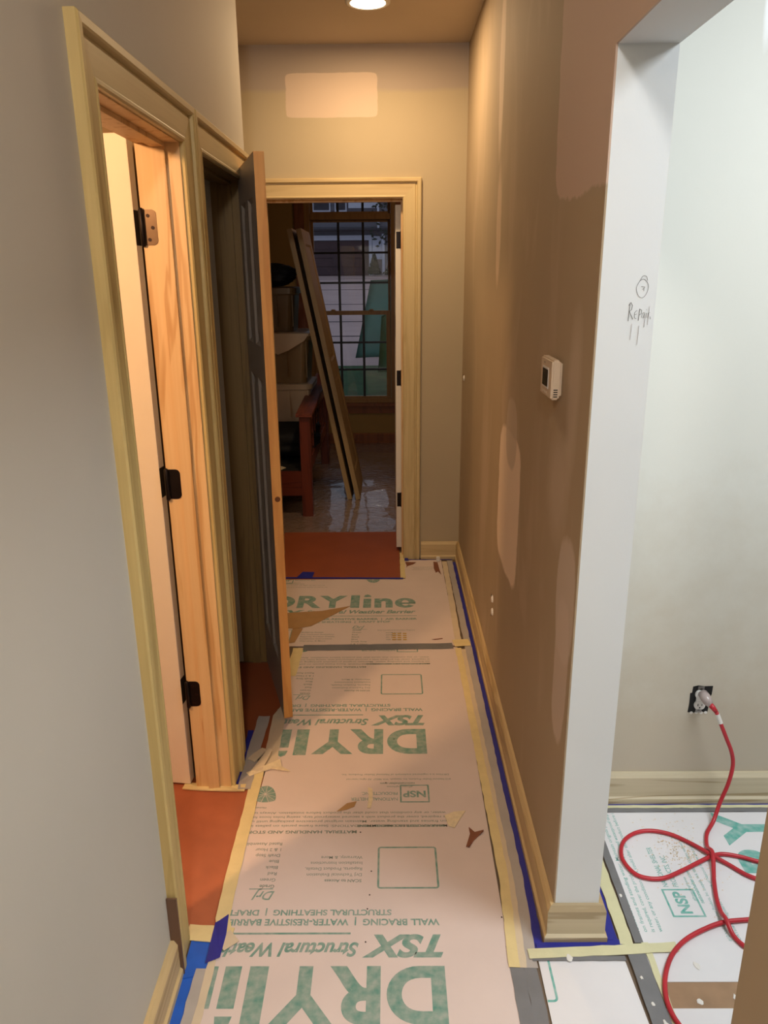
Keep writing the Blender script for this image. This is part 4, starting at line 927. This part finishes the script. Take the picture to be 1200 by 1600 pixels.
bx('roof_slab', 'roof', (-9.8, 4.6, -.6, 8, 6.2, 6.5), hb)
# conifer shrub by the porch and bare tree
def tree(name, loc, h, r, label, cat, n, leafmat, trunk_h, seed, bare=False):
    t = thing(name, label, cat, loc); rnd = random.Random(seed); bm = bmesh.new()
    tube(bm, [(0, 0, 0), (.02*h, 0, trunk_h), (0, 0, h*.9)], [.04*h/3, .03*h/3, .01], 7)
    if bare:
        for k in range(22):
            a = rnd.uniform(0, 2*PI); z = rnd.uniform(trunk_h, h*.85); L = r*rnd.uniform(.5, 1)
            p = Vector((0, 0, z)); q = p+Vector((math.cos(a)*L*.5, math.sin(a)*L*.5, L*.35)); e = q+Vector((math.cos(a+.4)*L*.5, math.sin(a+.4)*L*.5, L*.3))
            tube(bm, [p, q, e], [.035, .022, .01], 5)
    obj('trunk', bm, 'bark', t); bm = bmesh.new()
    for k in range(n):
        z = rnd.uniform(.08, 1); rad = r*(1.05-z)*rnd.uniform(.5, 1) if not bare else r*rnd.uniform(.2, 1); a = rnd.uniform(0, 2*PI)
        zz = z*h if not bare else trunk_h+(h-trunk_h)*z
        c = Vector((math.cos(a)*rad, math.sin(a)*rad, zz)); s = .10 if not bare else .12
        m = Matrix.Rotation(rnd.uniform(0, 6), 3, 'X')@Matrix.Rotation(rnd.uniform(0, 6), 3, 'Z')
        bm.faces.new([bm.verts.new(c+m@Vector(p)*s) for p in ((-1, 0, 0), (0, -.5, 0), (1, 0, 0), (0, .5, 0))])
    obj('foliage', bm, leafmat, t, kind='stuff')
tree('conifer_shrub', (-.80, HY-1.2, 1.6), 1.15, .42, 'small pointed conifer beside the garage across the street', 'shrub', 900, 'leaves', .2, 4)
tree('street_tree', (.45, 38, 1.3), 6.5, 1.3, 'thin bare tree right of the house across the street', 'tree', 500, 'leaves', 1.2, 8, True)
tree('round_shrub', (.35, HY-2, 1.6), .9, .7, 'low dark shrub right of the small conifer', 'shrub', 700, 'leaves', .1, 9)
# tarps
def tarp(name, mat, pts_bot, pts_top, y0, label):
    bm = bmesh.new(); n = 24; m = 14; rows = []
    for j in range(m+1):
        row = []
        for i in range(n+1):
            s = i/n; t = j/m
            a = Vector(pts_bot[0]).lerp(Vector(pts_bot[1]), s); b = Vector(pts_top[0]).lerp(Vector(pts_top[1]), s); p = a.lerp(b, t)
            p.y += .10*math.sin(s*14+t*2)+.05*noise.noise(Vector((s*6, t*6, y0)))
            row.append(bm.verts.new(p))
        rows.append(row)
    for j in range(m):
        for i in range(n): bm.faces.new((rows[j][i], rows[j][i+1], rows[j+1][i+1], rows[j+1][i]))
    bmesh.ops.solidify(bm, geom=bm.faces[:], thickness=.01)
    tag(obj(name, bm, mat, smooth=True), label, 'tarp')
tarp('tarp', 'tarp', ((-.52, 12.0, .44), (2.5, 12.0, .44)), ((-.28, 12.6, 1.60), (2.5, 12.6, 1.70)), 1, 'tall teal tarp standing outside the window at right')
tarp('tarp', 'tarp_green', ((-.15, 10.6, .38), (2.5, 10.6, .38)), ((-.10, 11.1, 1.12), (1.6, 11.1, 1.75)), 2, 'lower dark green tarp in front of the teal one outside')

# sawdust and paint flecks on the side room boards
rnd = random.Random(11); bm = bmesh.new()
for k in range(420):
    a = rnd.uniform(0, 2*PI); q = .015+abs(rnd.gauss(0, .06)); x = .885+math.cos(a)*q*.9; y = 1.90+math.sin(a)*q*1.3; s_ = rnd.uniform(.0008, .0022); t = rnd.uniform(0, PI)
    bm.faces.new([bm.verts.new((x-.885+s_*math.cos(t+b)*(1.6 if j % 2 else .8), y-1.90+s_*math.sin(t+b), 0)) for j, b in enumerate((0, PI/2, PI, 3*PI/2))])
M_['sawdust'] = plain('sawdust_colour', (224, 196, 152), .9, var=.2, nscale=200)
tag(obj('sawdust', bm, 'sawdust', None, (.885, 1.90, TOP+.0008)), 'scatter of tan sawdust inside the left cord loop', 'sawdust', kind='stuff')
for i, (x, y, r, lab) in enumerate(((.628, 1.395, .006, 'white paint fleck low on the grey duct tape'), (.640, 1.345, .008, 'white smear at the bottom of the grey duct tape'), (.622, 1.468, .005, 'small white fleck on the upper grey duct tape'),
        (.455, 1.527, .010, 'white plaster crumb on the tape above the small board'), (.648, 1.735, .006, 'white fleck beside the pale tape right of the wall corner'), (.775, 1.505, .010, 'faint white smear on the printed side room board'),
        (.745, 1.408, .008, 'white fleck on the bare plywood strip, left'), (.835, 1.418, .007, 'white fleck on the bare plywood strip, right'))):
    n = 9; bm = bmesh.new(); vs = [bm.verts.new((r*rnd.uniform(.5, 1.1)*math.cos(2*PI*k/n), 1.6*r*rnd.uniform(.4, 1)*math.sin(2*PI*k/n), 0)) for k in range(n)]
    f = bm.faces.new(vs); e = bmesh.ops.extrude_face_region(bm, geom=[f])
    for v in [g for g in e['geom'] if isinstance(g, bmesh.types.BMVert)]: v.co.z += .001; v.co.x *= .8; v.co.y *= .8
    zz = T3+.0016 if x < .65 and y < 1.56 and x > .6 else (.0016 if 1.388 < y < 1.46 else T4 if y < 1.56 and x < .5 else TOP+.0008)
    tag(obj('paint_fleck', bm, 'white_plastic', None, (x, y, zz)), lab, 'paint fleck')
